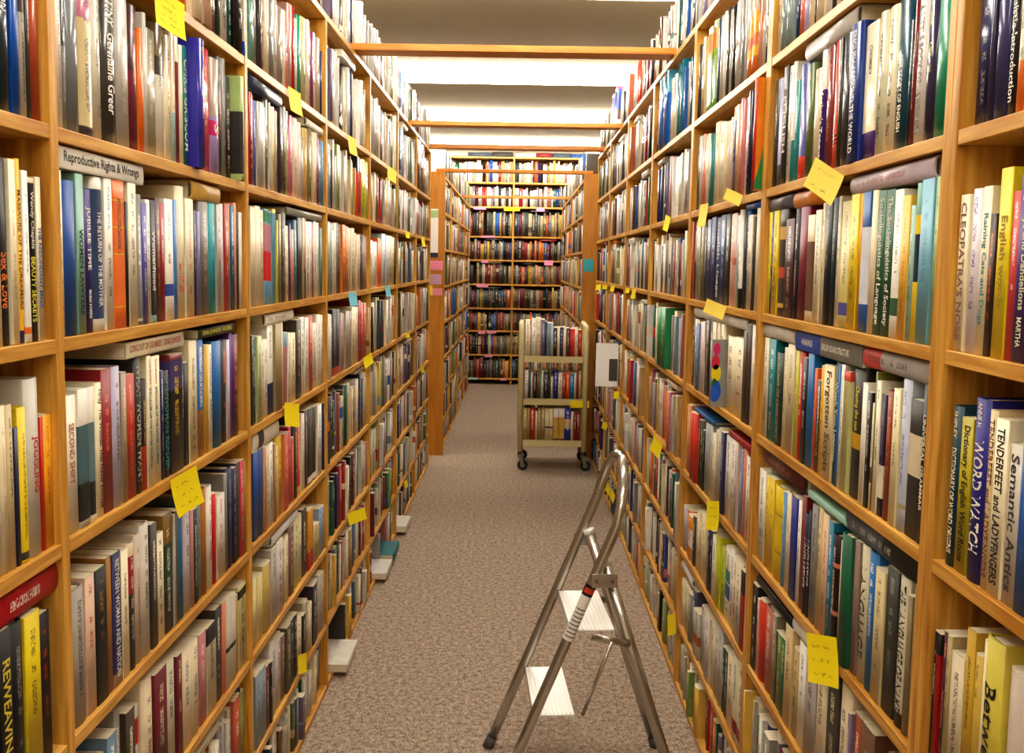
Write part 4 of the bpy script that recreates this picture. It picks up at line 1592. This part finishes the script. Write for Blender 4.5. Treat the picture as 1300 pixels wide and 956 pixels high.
note('R',798,591,6,10,'Y','small yellow note just above the ladder handrail',0,0)
note('R',773,616,5,12,'Y','small yellow note seen through the ladder handrail, left',-20,0)
note('R',779,624,5,13,'Y','small yellow note seen through the ladder handrail, right',-20,0)
note('R',852,780,12,25,'Y','narrow yellow note near the floor on the right',28,0)
note('R',1042,806,40,60,'Y','large bright yellow handwritten note low on the second right bay',16,3)
def flat_note(x0,y0,x1,y1,Y,c,lab,lines=0,name='shelf_note',group='paper notes on the shelves',cat='note'):
    a=on_plane(x0,y0,1,Y); b=on_plane(x1,y1,1,Y); w,h=b.x-a.x,a.z-b.z
    o=meshobj(name,[(-w/2,0,0),(w/2,0,0),(w/2,0,-h),(-w/2,0,-h)],[[3,2,1,0]],NC[c]); o.location=((a.x+b.x)/2,Y,a.z); tag(o,lab,cat,group)
    if lines:
        s=scribble(w,h,random.Random(int(x0)),lines); meshobj('handwriting',[(q.x,-.0006,q.y) for q in s.v],s.f,PEN,o)
    return o
PY=B2Y0-.0006
flat_note(545.5,331,562,343,PY,'P','pink note on the left end panel, topmost of three notes',2)
flat_note(545.5,348,560.5,361,PY,'V','lilac note on the left end panel, middle of three',3)
flat_note(549,366,561.5,375,PY,'P','pink note on the left end panel, lowest of three',1)
flat_note(545.5,362,549,375,PY-.0006,'Y','yellow strip note beside the lowest pink note')
flat_note(741,329,753,345,PY,'T','teal note with writing on the right end panel',3)
ps=flat_note(545.5,265,556,327,PY,'W','white and green poster on the left end panel',0,'poster',None,'poster')
def band(o,f0,f1,mat,name):
    v=[x.co for x in o.data.vertices]; w=v[1].x*2; h=-v[2].z
    meshobj(name,[(-w/2,-.0006,-f0*h),(w/2,-.0006,-f0*h),(w/2,-.0006,-f1*h),(-w/2,-.0006,-f1*h)],[[3,2,1,0]],mat,o)
band(ps,.03,.18,plain('poster_green','#a8c890',.6),'green_band'); band(ps,.9,1,plain('poster_navy','#28324a',.6),'navy_band')
fy=FY-.0015
for i,(x0,y0,x1,y1,c,lab) in enumerate([(590,262.6,596.6,268.6,'Y','yellow square tag at the left of the far bookcase'),(601,262.6,617,266.2,'P','pink strip tag at the upper left of the far bookcase'),(640,263,660,268,'Y','yellow lettered tag at the middle of the far bookcase'),(681,263.6,691.6,268.6,'P','pink tag at the upper right of the far bookcase'),
 (611,299,628,302,'P','pink strip on the fourth shelf edge, far bookcase'),(611,330,619.5,334,'P','pink tag on the left fifth shelf edge, far bookcase'),(691,330.5,702,337,'P','pink tag on the right fifth shelf edge, far bookcase'),(605,360.5,619.5,365,'P','pink tag on the sixth shelf edge, far bookcase'),
 (607,420,616,424,'P','left pink tag of two low on the far bookcase'),(618,420,630,423.5,'P','right pink tag of two low on the far bookcase'),(615,450,625,453.5,'P','pink tag second from the bottom, far bookcase'),(635,480,643,483.3,'P','pink tag on the lowest shelf of the far bookcase'),(592,479,606,482,'G','pale green tag on the lowest far shelf')]):
    flat_note(x0,y0,x1,y1,fy,c,lab,1 if x0==640 else 0)
cy=CY-.0015
flat_note(724,508.5,748,518,cy,'Y','yellow handwritten label on the middle shelf of the cart',2)
# white framed photo card hung on the right shelving
pc=on_plane(768,465,0,BR-.03)
card=meshobj('photo_card',[(-.06,0,0),(.06,0,0),(.06,0,.235),(-.06,0,.235)],[[0,1,2,3]],NC['W']); card.location=(BR-.062,on_plane(770,480,0,BR-.062).y,on_plane(770,491,0,BR-.062).z)
tag(card,'white card with a small black picture on the right shelves near the cart','card')
meshobj('dark_picture',[(.012,-.0006,.03),(.058,-.0006,.03),(.058,-.0006,.15),(.012,-.0006,.15)],[[0,1,2,3]],plain('print_dark','#4a4440',.6),card)

# ---------------------------------------------------------------- room
H=EYE+1.36
def carpet():
    m,nt,b=newmat('speckled_carpet'); L=nt.links.new; tc=N(nt,'ShaderNodeTexCoord')
    n1=N(nt,'ShaderNodeTexNoise'); n1.inputs['Scale'].default_value=170; n1.inputs['Detail'].default_value=3; L(tc.outputs['Object'],n1.inputs['Vector'])
    n2=N(nt,'ShaderNodeTexNoise'); n2.inputs['Scale'].default_value=60; n2.inputs['Detail'].default_value=2; L(tc.outputs['Object'],n2.inputs['Vector'])
    ad=N(nt,'ShaderNodeMath',operation='MULTIPLY_ADD'); ad.inputs[1].default_value=.6; L(n1.outputs['Fac'],ad.inputs[0])
    mu=N(nt,'ShaderNodeMath',operation='MULTIPLY'); mu.inputs[1].default_value=.4; L(n2.outputs['Fac'],mu.inputs[0]); L(mu.outputs[0],ad.inputs[2])
    rp=N(nt,'ShaderNodeValToRGB'); e=rp.color_ramp.elements; e[0].position=.36; e[1].position=.62; e[0].color=(*lin('#6e5e50'),1); e[1].color=(*lin('#c4b2a0'),1)
    L(ad.outputs[0],rp.inputs['Fac']); L(rp.outputs['Color'],b.inputs['Base Color']); b.inputs['Roughness'].default_value=.95; b.inputs['Specular IOR Level'].default_value=.1
    bp=N(nt,'ShaderNodeBump'); bp.inputs['Strength'].default_value=.5; bp.inputs['Distance'].default_value=.004; L(n1.outputs['Fac'],bp.inputs['Height']); L(bp.outputs['Normal'],b.inputs['Normal'])
    return m
def plaster(name,c,sc=120):
    m,nt,b=newmat(name); L=nt.links.new; tc=N(nt,'ShaderNodeTexCoord'); n1=N(nt,'ShaderNodeTexNoise'); n1.inputs['Scale'].default_value=sc; n1.inputs['Detail'].default_value=4; L(tc.outputs['Object'],n1.inputs['Vector'])
    b.inputs['Base Color'].default_value=(*lin(c),1); b.inputs['Roughness'].default_value=.9; b.inputs['Specular IOR Level'].default_value=.15
    bp=N(nt,'ShaderNodeBump'); bp.inputs['Strength'].default_value=.35; bp.inputs['Distance'].default_value=.006; L(n1.outputs['Fac'],bp.inputs['Height']); L(bp.outputs['Normal'],b.inputs['Normal']); return m
MW=plaster('painted_wall','#d8ccb0')
def struct(name,m,mat): return tag(m.build(name,mat),kind='structure')
XW,YB,YF=2.4,-3.2,10.62
struct('floor',MB().box(-XW,XW,YB,YF,-.1,-.0002),carpet())
struct('ceiling',MB().box(-XW,XW,YB,YF,H,H+.1),plaster('textured_ceiling','#8a7d66',90))
struct('wall_left',MB().box(-XW-.1,-XW,YB,YF,0,H),MW); struct('wall_right',MB().box(XW,XW+.1,YB,YF,0,H),MW)
struct('wall_back',MB().box(-XW-.1,XW+.1,YB-.1,YB,-.1,H+.1),MW); struct('wall_front',MB().box(-XW-.1,XW+.1,YF,YF+.1,-.1,H+.1),MW)
# strip lights: one continuous row of tubes per fixture line
ML=plain('lit_diffuser','#fffaf0',.5,emit=LIGHT); MH=plain('fixture_enamel','#e8e6de',.4)
for i,y in enumerate(LIGHTY):
    f=empty('strip_light',Matrix.Translation((0,y,H)))
    tag(f,['bright ceiling strip light, %s'%t for t in ('behind the camera','overhead behind the camera','overhead near the camera','just out of view above','nearest of the three in view','middle of the three in view','farthest of the three in view')][i],'light','ceiling strip lights')
    MB().box(-1.9,1.9,-.05,.05,-.03,-.0005).build('housing',MH,f)
    MB().box(-1.9,1.9,-.075,.075,-.105,-.0305).build('diffuser',ML,f,bevel=.02)
d=MB().box(-.055,.055,-.05,.05,-.035,-.0005).build('smoke_detector',plain('detector_white','#ece8dc',.4),None,bevel=.01)
q=on_plane(694.5,96,2,H); d.location=(q.x,q.y,H); tag(d,'small white box detector on the ceiling behind the first strip light','detector')

# ---------------------------------------------------------------- light and camera
wd=bpy.data.worlds.new('world'); SC.world=wd; wd.use_nodes=True
wd.node_tree.nodes['Background'].inputs['Color'].default_value=(1,.9,.75,1); wd.node_tree.nodes['Background'].inputs['Strength'].default_value=.15
cd=bpy.data.cameras.new('camera'); cam=bpy.data.objects.new('camera',cd); COL.objects.link(cam)
U=-DN; B=-FW
cam.matrix_world=Matrix(((RT.x,U.x,B.x,0),(RT.y,U.y,B.y,0),(RT.z,U.z,B.z,EYE),(0,0,0,1)))
cd.sensor_fit='HORIZONTAL'; cd.sensor_width=36; cd.lens=36*F_/1300; cd.shift_y=-44/1300; cd.clip_start=.02
SC.camera=cam
SC.view_settings.view_transform=VIEW; SC.view_settings.look=LOOK; SC.view_settings.exposure=EXPO; SC.view_settings.gamma=1
SC.cycles.max_bounces=8; SC.cycles.diffuse_bounces=5; SC.cycles.glossy_bounces=3
